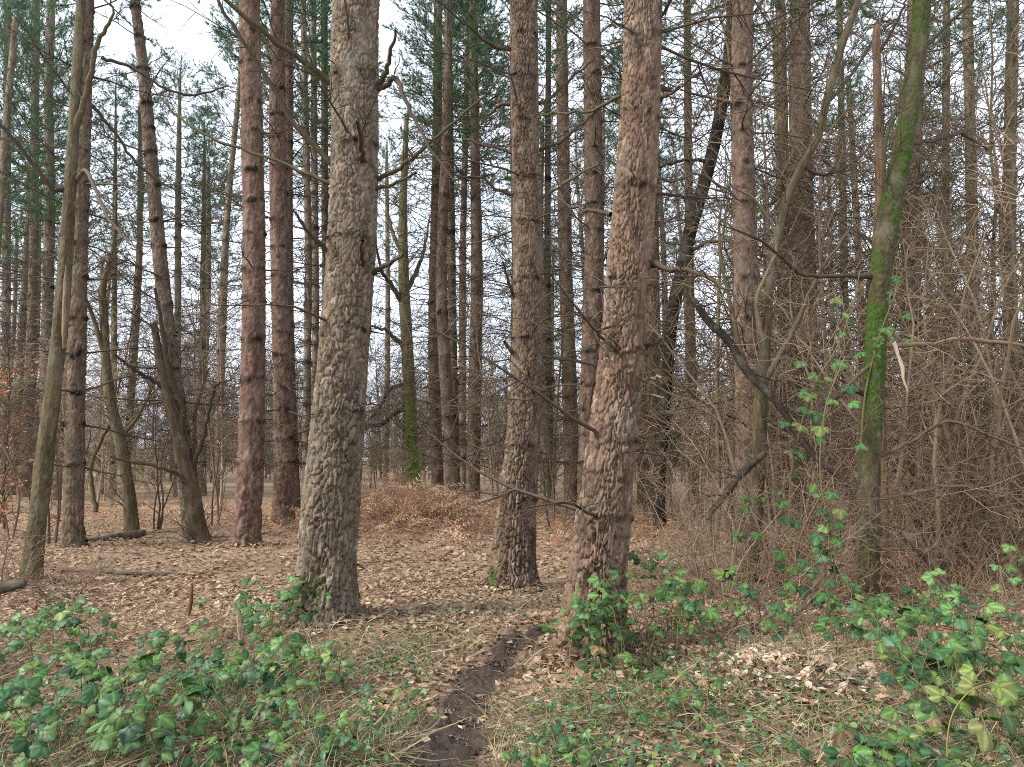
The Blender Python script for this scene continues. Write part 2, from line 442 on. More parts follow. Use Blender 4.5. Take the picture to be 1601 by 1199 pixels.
# ------------------------------------------------------------------ trunks
def spline(ctrl, per=14):
    c = np.asarray(ctrl, float); c = np.vstack([2 * c[0] - c[1], c, 2 * c[-1] - c[-2]]); out = []
    for i in range(1, len(c) - 2):
        t = np.linspace(0, 1, per, endpoint=False)[:, None]
        a, b, d, e = c[i - 1], c[i], c[i + 1], c[i + 2]
        out.append(0.5 * (2 * b + (d - a) * t + (2 * a - 5 * b + 4 * d - e) * t ** 2 + (3 * b - a - 3 * d + e) * t ** 3))
    out.append(c[-2][None]); return np.vstack(out)


def resample(c4, step):
    s = np.concatenate([[0], np.cumsum(np.linalg.norm(np.diff(c4[:, :3], axis=0), axis=1))])
    ss = [0.0]
    while ss[-1] < s[-1]:
        ss.append(ss[-1] + (step(ss[-1]) if callable(step) else step))
    ss = np.array(ss); ss[-1] = s[-1]
    return np.stack([np.interp(ss, s, c4[:, k]) for k in range(4)], -1), ss


def bark_cells(a, b, nc, seed):
    """jittered cells on a cylinder: distances to nearest two points and the id noise of the nearest"""
    ai, bi = np.floor(a).astype(np.int64), np.floor(b).astype(np.int64)
    f1 = np.full(a.shape, 9.0); f2 = np.full(a.shape, 9.0); rid = np.zeros(a.shape); db = np.zeros(a.shape)
    for di in (-1, 0, 1):
        for dj in (-1, 0, 1):
            ci, cj = ai + di, bi + dj; cm = np.mod(ci, nc)
            jx = ci + 0.5 + 0.85 * (hash01(cm, cj, np.full(cm.shape, seed)) - 0.5); jy = cj + 0.5 + 0.9 * (hash01(cm, cj, np.full(cm.shape, seed + 7)) - 0.5)
            d = np.hypot(a - jx, b - jy); new = d < f1
            f2 = np.where(new, f1, np.minimum(f2, d)); rid = np.where(new, hash01(cm, cj, np.full(cm.shape, seed + 13)), rid)
            db = np.where(new, b - jy, db); f1 = np.where(new, d, f1)
    return f1, f2, rid, db


def trunk_mesh(name, c4, step, sides, seed, mat, amp=0.0, cell=(0.045, 0.09), lump=0.03, moss=None, whorls=(), whorl_bulge=0.012, ref=(1, 0, 0), origin=(0, 0, 0), flare=0.0, dense=False):
    c, s = resample(c4, step); n = len(c)
    T = nrm(np.gradient(c[:, :3], axis=0)); ref = np.asarray(ref, float)
    N = nrm(ref[None] - T * (T @ ref)[:, None]); B = np.cross(T, N)
    th = np.arange(sides) / sides * 2 * math.pi
    if dense:                                                # finer sampling on the half that faces the clearing
        nf = int(sides * 0.78); th = np.concatenate([-math.pi / 2 + np.linspace(-1.8, 1.8, nf, endpoint=False), -math.pi / 2 + np.linspace(1.8, 2 * math.pi - 1.8, sides - nf, endpoint=False)])
    r = c[:, 3:4] * np.ones((1, sides)); S2 = s[:, None] * np.ones((1, sides)); TH = th[None] * np.ones((n, 1))
    ct, st = np.cos(TH), np.sin(TH)
    r = r * (1 + lump * vnoise(ct * 1.3, st * 1.3, S2 * 1.4, seed) + lump * 0.6 * vnoise(ct * 3, st * 3, S2 * 3.5, seed + 1))
    if flare:
        h = np.clip(c[:, 2] - gzf(c[0, 0], c[0, 1]), 0, 9)[:, None]
        r = r + flare * np.exp(-h / 0.20) * (0.7 + 0.95 * vnoise(ct * 2.2, st * 2.2, 0.5, seed + 2))
    for w in whorls: r = r + 0.5 * whorl_bulge * np.exp(-((S2 - w - 0.02 * ct) / 0.05) ** 2) * (0.5 + 0.9 * vnoise(ct * 2.5, st * 2.5, w, seed + 4))
    plate = 0.5 + 0.5 * vnoise(ct * 4, st * 4, S2 * 5, seed + 9)
    if amp:
        rm = float(np.mean(c[: max(3, n // 2), 3])); nc = max(8, int(round(2 * math.pi * rm / cell[0])))
        tall = cell[1] * (1.0 + 1.6 * np.exp(-s / 1.3))
        b0 = np.concatenate([[0], np.cumsum(np.diff(s) / tall[1:])])[:, None] * np.ones((1, sides))
        a = TH / (2 * math.pi) * nc + 0.60 * vnoise(ct * 5, st * 5, S2 * 9, seed + 20) + 0.30 * vnoise(ct * 14, st * 14, S2 * 22, seed + 22)
        b = b0 + 0.75 * vnoise(ct * 5, st * 5, S2 * 6, seed + 21) + 0.30 * vnoise(ct * 14, st * 14, S2 * 18, seed + 23)
        f1, f2, rid, db = bark_cells(a, b, nc, seed)
        e = np.clip((f2 - f1 - 0.07) / 0.20, 0, 1); e = e * e * (3 - 2 * e)
        g1, g2, rid2, db2 = bark_cells(a * 2.0 + 0.3, b * 2.2, nc * 2, seed + 50)
        e2 = np.clip((g2 - g1) / 0.20, 0, 1)
        deep = 0.62 + 1.0 * np.exp(-S2 / 1.3)
        furrow = np.clip(1 - np.abs(vnoise(ct * 7, st * 7, S2 * 1.0, seed + 30)) * 6.0, 0, 1) + 0.6 * np.clip(1 - np.abs(vnoise(ct * 15, st * 15, S2 * 2.2, seed + 33)) * 5.0, 0, 1)
        hgt = deep * (e * (0.82 + 0.30 * rid) - 0.9 * furrow * (0.15 + 0.85 * np.exp(-S2 / 2.4))) + e * (0.16 * e2 + 0.16 * rid2 * e2) + 0.20 * e * db + 0.08 * vnoise(ct * 40, st * 40, S2 * 45, seed + 31)
        patch = np.clip(0.75 + 0.7 * vnoise(ct * 1.6, st * 1.6, S2 * 1.9, seed + 60), 0.3, 1.3); r = r + amp * (hgt - 0.75) * (patch * (1 - np.exp(-S2 / 0.8)) + np.exp(-S2 / 0.8))
        plate = 0.5 * rid + 0.5 * rid2
    kr = random.Random(seed + 3)
    for w in whorls:                                         # dark knots where old branches broke off
        rows = np.abs(s - w) < 0.16
        if not rows.any(): continue
        band = np.exp(-((S2[rows] - w - 0.015 * np.cos(TH[rows] * 2 + w)) / 0.03) ** 2) * np.clip(0.25 + 1.1 * vnoise(ct[rows] * 3, st[rows] * 3, w, seed + 8), 0, 1)
        plate[rows] -= 0.7 * band
        for _ in range(kr.randint(4, 6)):
            ka, kz, kw, kh = kr.random() * 6.283, w + kr.gauss(0, 0.022), kr.uniform(0.025, 0.05) * (1.7 if whorl_bulge > 0.02 else 1), kr.uniform(0.016, 0.034) * (1.5 if whorl_bulge > 0.02 else 1)
            da = (TH[rows] - ka + math.pi) % (2 * math.pi) - math.pi
            kn = np.exp(-(da * c[rows, 3:4] / kw) ** 2 - ((S2[rows] - kz) / kh) ** 2)
            plate[rows] -= (1.1 if whorl_bulge > 0.02 else 0.8) * kn; r[rows] += whorl_bulge * 0.9 * kn
    pos = c[:, None, :3] + r[..., None] * (ct[..., None] * N[:, None] + st[..., None] * B[:, None])
    V = pos.reshape(-1, 3)
    mo = np.zeros(len(V)) if moss is None else np.clip(moss(V), 0, 1.2)
    if moss is not None:
        nrmv = (ct[..., None] * N[:, None] + st[..., None] * B[:, None]).reshape(-1, 3)
        V = V + nrmv * (np.clip(mo, 0, 1) * 0.014 * (0.4 + 0.8 * vnoise(V[:, 0] * 45, V[:, 1] * 45, V[:, 2] * 45, seed + 40)))[:, None]
    i = np.arange(n - 1)[:, None] * sides; k = np.arange(sides)[None]; k2 = (k + 1) % sides
    q = np.stack([i + k, i + k2, i + sides + k2, i + sides + k], -1).reshape(-1, 4)
    capc = len(V); V = np.vstack([V, c[-1, :3] + T[-1] * c[-1, 3] * 0.4])
    kk = np.arange(sides); tri = np.stack([(n - 1) * sides + kk, (n - 1) * sides + (kk + 1) % sides, np.full(sides, capc)], -1)
    return raw_mesh(name, V - np.asarray(origin), quads=q, tris=tri, mats=[mat], attrs={'plate': np.append(plate.ravel(), 0.5), 'moss': np.append(mo, 0)}), c, s


def traced(pts, depth, lean=0.0):
    """pixel outline (x, y, width) -> centre line with radii; lean moves the upper end nearer or farther"""
    out = []; y0 = pts[0][1]
    for x, y, w in pts:
        d = depth + lean * (y0 - y) / 800.0
        p = P(x, y, d); out.append([*p, PR(p, w)])
    return np.array(out)


def full_stem(pts, depth, top, lean=0.0, rtop=0.03, straighten=0.6):
    c = traced(pts, depth, lean)
    base = c[0].copy(); g = gzf(base[0], base[1]); d = nrm(c[1, :3] - c[0, :3]); foot = base.copy()
    foot[:3] = base[:3] + d * ((g - 0.14 - base[2]) / max(d[2], 0.3))
    foot[3] = c[0, 3] * 1.04
    c[0, :3] = base[:3] + d * max(0.0, (g + 0.03 - base[2]) / max(d[2], 0.3)) if base[2] < g else c[0, :3]
    c = np.vstack([foot, c])
    if top > c[-1, 2] + 0.5:
        d = nrm(c[-1, :3] - c[-2, :3]); d = nrm(d * (1 - straighten) + np.array([0, 0, 1.0]) * straighten)
        H = top - c[-1, 2]; r0 = c[-1, 3]
        for f in (0.12, 0.35, 0.65, 1.0):
            c = np.vstack([c, [*(c[-1, :3] * 0 + c[-1, :3]), 0]]) if False else np.vstack([c, np.append(base_pt(c, d, H, f), r0 + (rtop - r0) * f)])
    return c


def base_pt(c, d, H, f):
    # walks on from the last traced point
    k = {0.12: 0.12, 0.35: 0.23, 0.65: 0.30, 1.0: 0.35}[f]
    return c[-1, :3] + d / max(d[2], 0.3) * H * k


def at_height(c, z):
    zz = c[:, 2]; i = int(np.clip(np.searchsorted(zz, z), 1, len(zz) - 1)); t = (z - zz[i - 1]) / max(zz[i] - zz[i - 1], 1e-6)
    return c[i - 1] * (1 - t) + c[i] * t, nrm(c[i, :3] - c[i - 1, :3])


# ------------------------------------------------------------------ pine crowns, shared by all pines
TUFT_A = np.array([0.0])


def crown_variant(k, Hc=9.5, Lmax=2.3, dens=1.0):
    rng = random.Random(100 + k); tb = Tubes(3); tp = []; td = []
    z = 0.0
    while z < Hc:
        f = z / Hc; L = Lmax * (0.75 + 0.5 * math.sin(min(1, f * 1.6) * 2.2)) * (1 - f) ** 0.55 + 0.25
        nb = rng.randint(4, 6); a0 = rng.random() * 6.28
        for i in range(nb):
            if rng.random() < (0.35 if f < 0.12 else 0.12): continue
            a = a0 + i * 6.283 / nb + rng.gauss(0, 0.25); l = L * rng.uniform(0.65, 1.15)
            q = wander((0, 0, z), (math.cos(a), math.sin(a), rng.uniform(-0.05, 0.45) + 0.5 * f), l, 6, rng, 0.14, 0.03)
            r = np.linspace(0.022 * (1 - 0.6 * f), 0.006, 6); tb.add(q, r)
            for _ in range(int(6 * dens + l * 2.2)):
                t = rng.uniform(0.3, 1.0); ff = t * 5; j = min(int(ff), 4); p = q[j] + (q[j + 1] - q[j]) * (ff - j)
                sl = rng.uniform(0.2, 0.55) * (1.25 - 0.5 * t)
                w = wander(p, side_dir(q[j + 1] - q[j], rng, rng.uniform(0.35, 0.95)), sl, 4, rng, 0.2, 0.10)
                tb.add(w, np.linspace(0.006, 0.004, 4))
                for tt in (1, 2, 3):
                    for _k in range(2 if tt == 3 else 1):
                        tp.append(w[tt]); td.append(w[tt] - w[tt - 1])
        z += rng.uniform(0.38, 0.55)
    tp = np.array(tp); td = nrm(np.array(td)); n = len(tp); g = np.random.default_rng(500 + k)
    NN = 14
    base = np.repeat(tp, NN, 0); d = np.repeat(td, NN, 0)
    rv = g.normal(size=base.shape); rv = nrm(rv - d * np.sum(rv * d, -1, keepdims=True)); spread = g.uniform(0.35, 1.15, (len(base), 1))
    nd = nrm(d * np.cos(spread) + rv * np.sin(spread)); L = g.uniform(0.07, 0.135, (len(base), 1)); wdt = nrm(np.cross(nd, g.normal(size=nd.shape))) * 0.0048
    b0 = base - d * g.uniform(0, 0.07, (len(base), 1))
    V = np.stack([b0 - wdt, b0 + wdt, b0 + nd * L], 1).reshape(-1, 3)
    Tn = np.arange(len(base) * 3).reshape(-1, 3)
    tc = 0.65 + 0.75 * np.repeat(g.random(n), NN)[:, None] * np.array([[1.0, 1.0, 0.95]]) + np.repeat(g.normal(0, 0.06, n), NN)[:, None] * np.array([[1.4, 0.4, -0.5]])
    needles = raw_mesh('needles', V, tris=Tn, mats=[M_NEEDLE], tint=np.repeat(np.clip(tc, 0.3, 2), 3, 0), smooth=False)
    return tb.mesh('crown', M_TWIG), needles, Hc


CROWNS = [crown_variant(k, *a) for k, a in enumerate([(9.5, 2.3, 1.5), (8.5, 2.0, 1.4), (10.5, 2.6, 1.5), (7.5, 1.8, 1.2)])]


def dead_branch(tb, p, r_trunk, az, length, rng, rmin, droop, twigs, tint=(1, 1, 1), thick=1.0, npt=5):
    d = np.array([math.cos(az), math.sin(az), rng.uniform(-0.25, 0.35)])
    q = wander(p + d * r_trunk * 0.6, d, length + r_trunk * 0.4, 6, rng, 0.16, droop)
    r0 = min(0.022, 0.006 + 0.008 * length) * thick
    r = np.linspace(r0, max(rmin, r0 * 0.3), 6); tb.add(q, r, tint)
    if twigs and length > 0.4: twigs_on(tb, q, r, twigs, length * 0.4, rng, 0 if rmin > 0.004 else 1, 0.0, 0.25, rmin, 0.25, npt=npt, sub=2)


PINE_N = [0]


def pine(label, depth, pts, tint=(1, 1, 1), H=19.0, crown=0, crown_h=9.0, lean=0.0, rng_seed=None, branches=(), stub=0.5, moss=None, group=None, bdens=1.0, whorl0=1.4, fine=False, whorl_gap=0.62, blen=(0.5, 1.5)):
    """one pine: Empty at its foot > trunk, branch (each) or dead_branches, crown (> needles)"""
    PINE_N[0] += 1; seed = rng_seed or PINE_N[0] * 17; rng = random.Random(seed)
    c4 = full_stem(pts, depth, H, lean); foot = np.array([c4[0, 0], c4[0, 1], gzf(c4[0, 0], c4[0, 1])])
    root = thing('pine_tree', label, 'tree', foot, group)
    c4 = spline(c4, 10); c4[:, 3] = np.maximum(c4[:, 3], 0.02)
    near, mid = depth < 10, depth < 18
    ws = []; z = foot[2] + whorl0
    while z < crown_h: ws.append(z); z += whorl_gap * rng.uniform(0.8, 1.2)
    sl = [at_height(c4, w) for w in ws]
    cum = np.concatenate([[0], np.cumsum(np.linalg.norm(np.diff(c4[:, :3], axis=0), axis=1))])
    wS = [float(np.interp(w, c4[:, 2], cum)) for w in ws]
    if near:
        vis = 2.1 + 0.68 * depth
        me, _, _ = trunk_mesh('trunk', c4, lambda s: 0.0102 if s < vis else 0.15, 148, seed, M_PINE_NEAR, 0.029, (0.056, 0.095), 0.035, moss, wS, 0.018, origin=foot, flare=0.085, dense=True)
    elif mid:
        me, _, _ = trunk_mesh('trunk', c4, lambda s: 0.033 if s < 2.0 + 0.68 * depth else 0.3, 46, seed, M_PINE_NEAR, 0.027, (0.075, 0.12), 0.04, moss, wS, 0.024, origin=foot, flare=0.03, dense=True)
    else:
        me, _, _ = trunk_mesh('trunk', c4, 0.13, 14, seed, M_PINE, 0, lump=0.06, moss=moss, whorls=wS, whorl_bulge=0.03, origin=foot, flare=0.03)
    obj('trunk', me, root, color=tint)
    # traced branches, then stubs and dead branches at the whorls
    if depth < 15:
        for br in branches:
            tb = Tubes(5 if near else 4); q = traced([b[:3] for b in br['p']], depth); n = len(q)
            q[:, 1] += np.linspace(0, 1, n) ** 1.3 * br.get('dy', 0.0)
            q = spline(q, 5); bump = np.array([rng.gauss(0, 0.008) for _ in range(len(q) * 3)]).reshape(-1, 3); bump[0] = 0
            q[:, :3] += bump; q[:, 3] = np.maximum(q[:, 3], 0.0025); tb.add(q[:, :3], q[:, 3])
            if br.get('tw', 0): twigs_on(tb, q[:, :3], q[:, 3], br['tw'], br.get('tl', 0.35), rng, 1, 0.0, 0.3, 0.0018)
            o = obj('branch', tb.mesh('branch', M_TWIG, foot), root, color=br.get('c', (0.75, 0.75, 0.62)))
        for (cc, T), w in zip(sl, ws):
            az = rng.random() * 6.28
            for i in range(rng.randint(4, 6)):
                az += 6.28 / 4.7 + rng.gauss(0, 0.4); tb = Tubes(4)
                longb = rng.random() > stub
                l = rng.uniform(*blen) if longb else rng.uniform(0.03, 0.22)
                dead_branch(tb, cc[:3], cc[3], az, l, rng, 0.002, rng.uniform(-0.06, 0.06), 10 if longb else 0, thick=1.0 if longb else 1.5)
                obj('branch' if longb else 'branch_stub', tb.mesh('branch', M_TWIG, foot), root, color=(0.55, 0.48, 0.42) if longb else (0.35, 0.29, 0.25))
    else:
        tb = Tubes(3)
        for (cc, T), w in zip(sl, ws):
            az = rng.random() * 6.28
            for i in range(rng.randint(4, 6)):
                az += 6.28 / 4.6 + rng.gauss(0, 0.4)
                if rng.random() > bdens: continue
                dead_branch(tb, cc[:3], cc[3], az, rng.uniform(0.4, 1.1) if rng.random() < stub else rng.uniform(1.2, 2.8), rng, 0.0026 + depth * 0.00010, rng.uniform(-0.05, 0.05), 9, npt=3)
        o = obj('dead_branches', tb.mesh('dead_branches', M_TWIG, foot), root, color=(0.6, 0.55, 0.48)); o['kind'] = 'stuff'
    if crown is not None:
        cm, nm, Hc = CROWNS[crown % 4]
        cc, T = at_height(c4, crown_h); sc = (c4[-1, 2] + 0.4 - crown_h) / Hc
        tt, TT = at_height(c4, c4[-1, 2] - 0.01); ax = nrm(tt[:3] - cc[:3])
        qr = Vector((0, 0, 1)).rotation_difference(Vector(ax)) @ Matrix.Rotation(rng.random() * 6.28, 3, 'Z').to_quaternion()
        co = obj('crown', cm, root, cc[:3] - foot, (0.75, 0.7, 0.6)); co.rotation_mode = 'QUATERNION'; co.rotation_quaternion = qr; co.scale = (sc,) * 3
        obj('needles', nm, co)
    return root


def moss_patch(px, py, depth, rx, ry, amt=1.0):
    p = P(px, py, depth); sx, sz = rx * depth / FPX, ry * depth / FPX
    return lambda V: amt * np.exp(-(((V[:, 0] - p[0]) / sx) ** 2 + ((V[:, 2] - p[2]) / sz) ** 2) ** 1.2) * (V[:, 1] < p[1] + 0.05)


GREY, RED, TAN, PALE = (0.98, 0.92, 0.80), (0.88, 0.66, 0.60), (1.02, 0.82, 0.70), (1.1, 1.05, 0.95)
BR = dict
GRN = (0.50, 0.53, 0.34); DK = (0.45, 0.40, 0.34)

d1 = GD(975)
m1a, m1b = moss_patch(505, 915, d1, 22, 52, 0.72), moss_patch(462, 930, d1, 12, 50, 0.6)
pine('thick grey plated pine left of the path with green moss patch at its foot', d1,
     [(504, 975, 92), (510, 900, 88), (517, 800, 85), (530, 640, 80), (541, 500, 75), (553, 300, 73), (554, 100, 73), (556, 0, 71)], GREY, 18, 0, 9.5, branches=[
    BR(p=[(522, 130, 10.8), (480, 108, 8.6), (440, 90, 7.9), (370, 42, 5.8), (285, -5, 3.6)], dy=-0.9, tw=7, c=GRN),
    BR(p=[(524, 262, 10.8), (470, 205, 8.6), (430, 140, 7.2), (395, 90, 5.8), (350, 5, 4.3)], dy=-0.5, tw=6, tl=0.4, c=(0.5, 0.5, 0.35)),
    BR(p=[(522, 288, 7.9), (430, 247, 5.8), (330, 208, 5.0), (270, 172, 4.3), (215, 115, 2.9)], dy=0.4, tw=7, tl=0.3, c=GRN),
    BR(p=[(585, 138, 10.1), (606, 122, 7.9), (618, 108, 6.5), (631, 93, 3.6)], dy=-0.5, c=GRN),
    BR(p=[(586, 142, 10.1), (606, 138, 8.6), (622, 135, 7.9), (632, 160, 7.2), (655, 215, 5.8), (675, 255, 5.0), (728, 340, 2.2)], dy=-0.7, tw=5, tl=0.4, c=DK),
    BR(p=[(585, 280, 8.6), (620, 273, 7.2), (655, 258, 5.8), (720, 215, 4.3), (790, 165, 2.2)], dy=-0.6, tw=5, c=GRN),
    BR(p=[(585, 295, 6.5), (625, 294, 5.0), (660, 293, 4.3)], dy=-0.4, tw=1, c=GRN),
    BR(p=[(580, 427, 10.1), (605, 420, 7.9), (636, 412, 4.3)], dy=-0.3, c=DK),
    BR(p=[(532, 410, 10.1), (508, 390, 7.2), (490, 372, 5.0), (478, 350, 2.9)], dy=-0.5, c=DK),
    BR(p=[(567, 424, 8.6), (576, 417, 7.2), (588, 409, 5.0)], dy=-0.7, c=DK),
    BR(p=[(570, 270, 10.8), (575, 258, 7.9), (583, 245, 5.0)], dy=-0.75, c=DK),
    BR(p=[(551, 132, 7.2), (552, 70, 4.3), (556, -10, 2.9)], dy=-0.6, c=DK)],
     stub=0.9, moss=lambda V: np.maximum(m1a(V), m1b(V)), whorl0=1.9, whorl_gap=0.8)

d2 = GD(918)
m2 = moss_patch(772, 905, d2, 16, 34, 0.75)
pine('straight brown pine right behind the bend of the dark path', d2,
     [(799, 918, 64), (804, 850, 60), (809, 780, 56), (820, 650, 50), (825, 500, 46), (825, 350, 45), (821, 200, 43), (819, 0, 43)], (0.86, 0.72, 0.62), 18, 1, 9.5, branches=[
    BR(p=[(805, 80, 8), (770, 78, 6), (735, 62, 4), (690, 40, 2)], dy=-0.5, tw=4, c=DK),
    BR(p=[(805, 162, 7), (780, 158, 6), (760, 165, 4), (725, 95, 3)], dy=0.4, tw=4, c=DK),
    BR(p=[(806, 240, 6), (770, 225, 5), (745, 215, 4), (722, 200, 3)], dy=0.3, tw=5, c=DK),
    BR(p=[(842, 235, 7), (880, 222, 5), (920, 195, 4), (960, 170, 2)], dy=-0.4, tw=6, c=DK),
    BR(p=[(842, 162, 7), (862, 145, 5), (905, 95, 4), (935, 60, 2)], dy=0.5, tw=5, c=DK),
    BR(p=[(805, 305, 6), (775, 298, 5), (750, 285, 3), (700, 290, 2)], dy=-0.3, tw=7, c=(.6, .55, .5)),
    BR(p=[(806, 470, 8), (797, 450, 5), (788, 425, 3)], dy=-0.4, tw=1, c=DK),
    BR(p=[(846, 556, 7), (880, 560, 5), (930, 565, 4), (975, 585, 2)], dy=0.5, tw=6, c=(.6, .55, .5)),
    BR(p=[(845, 310, 6), (890, 290, 5), (930, 280, 3)], dy=-0.5, tw=4, c=(.9, .85, .78)),
    BR(p=[(803, 555, 8), (797, 548, 7), (790, 541, 5)], dy=-0.3, c=(.8, .75, .7))],
     stub=0.66, moss=m2, whorl0=1.0, whorl_gap=0.62, blen=(0.4, 1.5))

d3 = 6.05
pine('thick reddish plated pine leaning right behind the climbing bramble', d3,
     [(922, 1018, 92), (930, 930, 88), (940, 840, 82), (954, 720, 76), (969, 600, 71), (984, 400, 67), (999, 200, 62), (1006, 0, 58)], TAN, 18, 2, 9.5, branches=[
    BR(p=[(1028, 30, 6.4), (1050, 12, 4.8), (1085, -10, 3.2)], dy=-0.4, tw=3, c=DK),
    BR(p=[(1026, 135, 9.6), (1045, 128, 7.2), (1070, 115, 4.8), (1120, 60, 2.4)], dy=0.5, tw=6, c=DK),
    BR(p=[(1024, 160, 7.2), (1040, 159, 5.6), (1056, 158, 4.0)], dy=-0.3, c=(.8, .75, .65)),
    BR(p=[(1020, 280, 6.4), (1060, 275, 4.8), (1110, 262, 4.0), (1180, 300, 2.4)], dy=0.3, tw=8, c=(.7, .65, .6)),
    BR(p=[(1015, 410, 12.8), (1030, 425, 9.6), (1060, 440, 7.2), (1110, 480, 3.2)], dy=-0.6, tw=6, c=DK),
    BR(p=[(1003, 548, 7.2), (1025, 535, 5.6), (1042, 520, 4.0), (1060, 470, 1.6)], dy=-0.3, tw=3, c=DK),
    BR(p=[(1000, 598, 5.6), (1015, 594, 4.8), (1028, 592, 4.0)], dy=-0.2, c=(1.4, 1.3, 1.1)),
    BR(p=[(998, 618, 4.8), (1014, 620, 4.0), (1030, 624, 3.2)], dy=-0.2, c=(1.4, 1.3, 1.1)),
    BR(p=[(955, 335, 8.0), (935, 318, 7.2), (905, 300, 4.8), (870, 255, 2.4)], dy=0.7, tw=7, c=DK),
    BR(p=[(970, 150, 6.4), (930, 155, 4.8), (870, 130, 4.0), (845, 110, 2.4)], dy=0.9, tw=7, c=GRN)],
     stub=0.68, whorl0=1.0, whorl_gap=0.7, blen=(0.4, 1.7))

pine('slender dark red pine standing in front of its twin left of centre', GD(858),
     [(384, 858, 42), (389, 780, 39), (394, 650, 38), (397, 500, 36), (397, 350, 34), (394, 200, 33), (390, 0, 31)], RED, 19, 3, 10.5, stub=0.8, blen=(0.5, 1.8))
pine('dark red pine just right of and behind its red twin', GD(823),
     [(443, 823, 33), (444, 700, 30), (441, 550, 29), (438, 400, 29), (434, 200, 25), (435, 0, 22)], RED, 19.5, 1, 11, stub=0.7)
pine('dark pine foot showing between the red pines and the thick grey one', 19.5,
     [(459, 785, 22), (455, 650, 18), (451, 500, 17), (450, 300, 15), (452, 0, 14)], (0.75, 0.6, 0.55), 19, 0, 11.5)
pine('brown pine standing close behind the slanting mossy trunk at left', GD(856),
     [(115, 856, 30), (117, 700, 27), (122, 500, 25), (127, 300, 23), (133, 100, 22), (136, 0, 20)], (0.78, 0.68, 0.58), 19, 2, 10, stub=0.5, blen=(0.7, 2.2))
pine('pale leaning pine at left tilting away from its crooked dead neighbour', GD(842),
     [(303, 840, 30), (285, 690, 26), (264, 530, 23), (248, 380, 21), (234, 220, 19), (222, 90, 16), (211, 0, 14)], (0.85, 0.75, 0.68), 17, 3, 11, stub=0.65, blen=(0.6, 1.8))

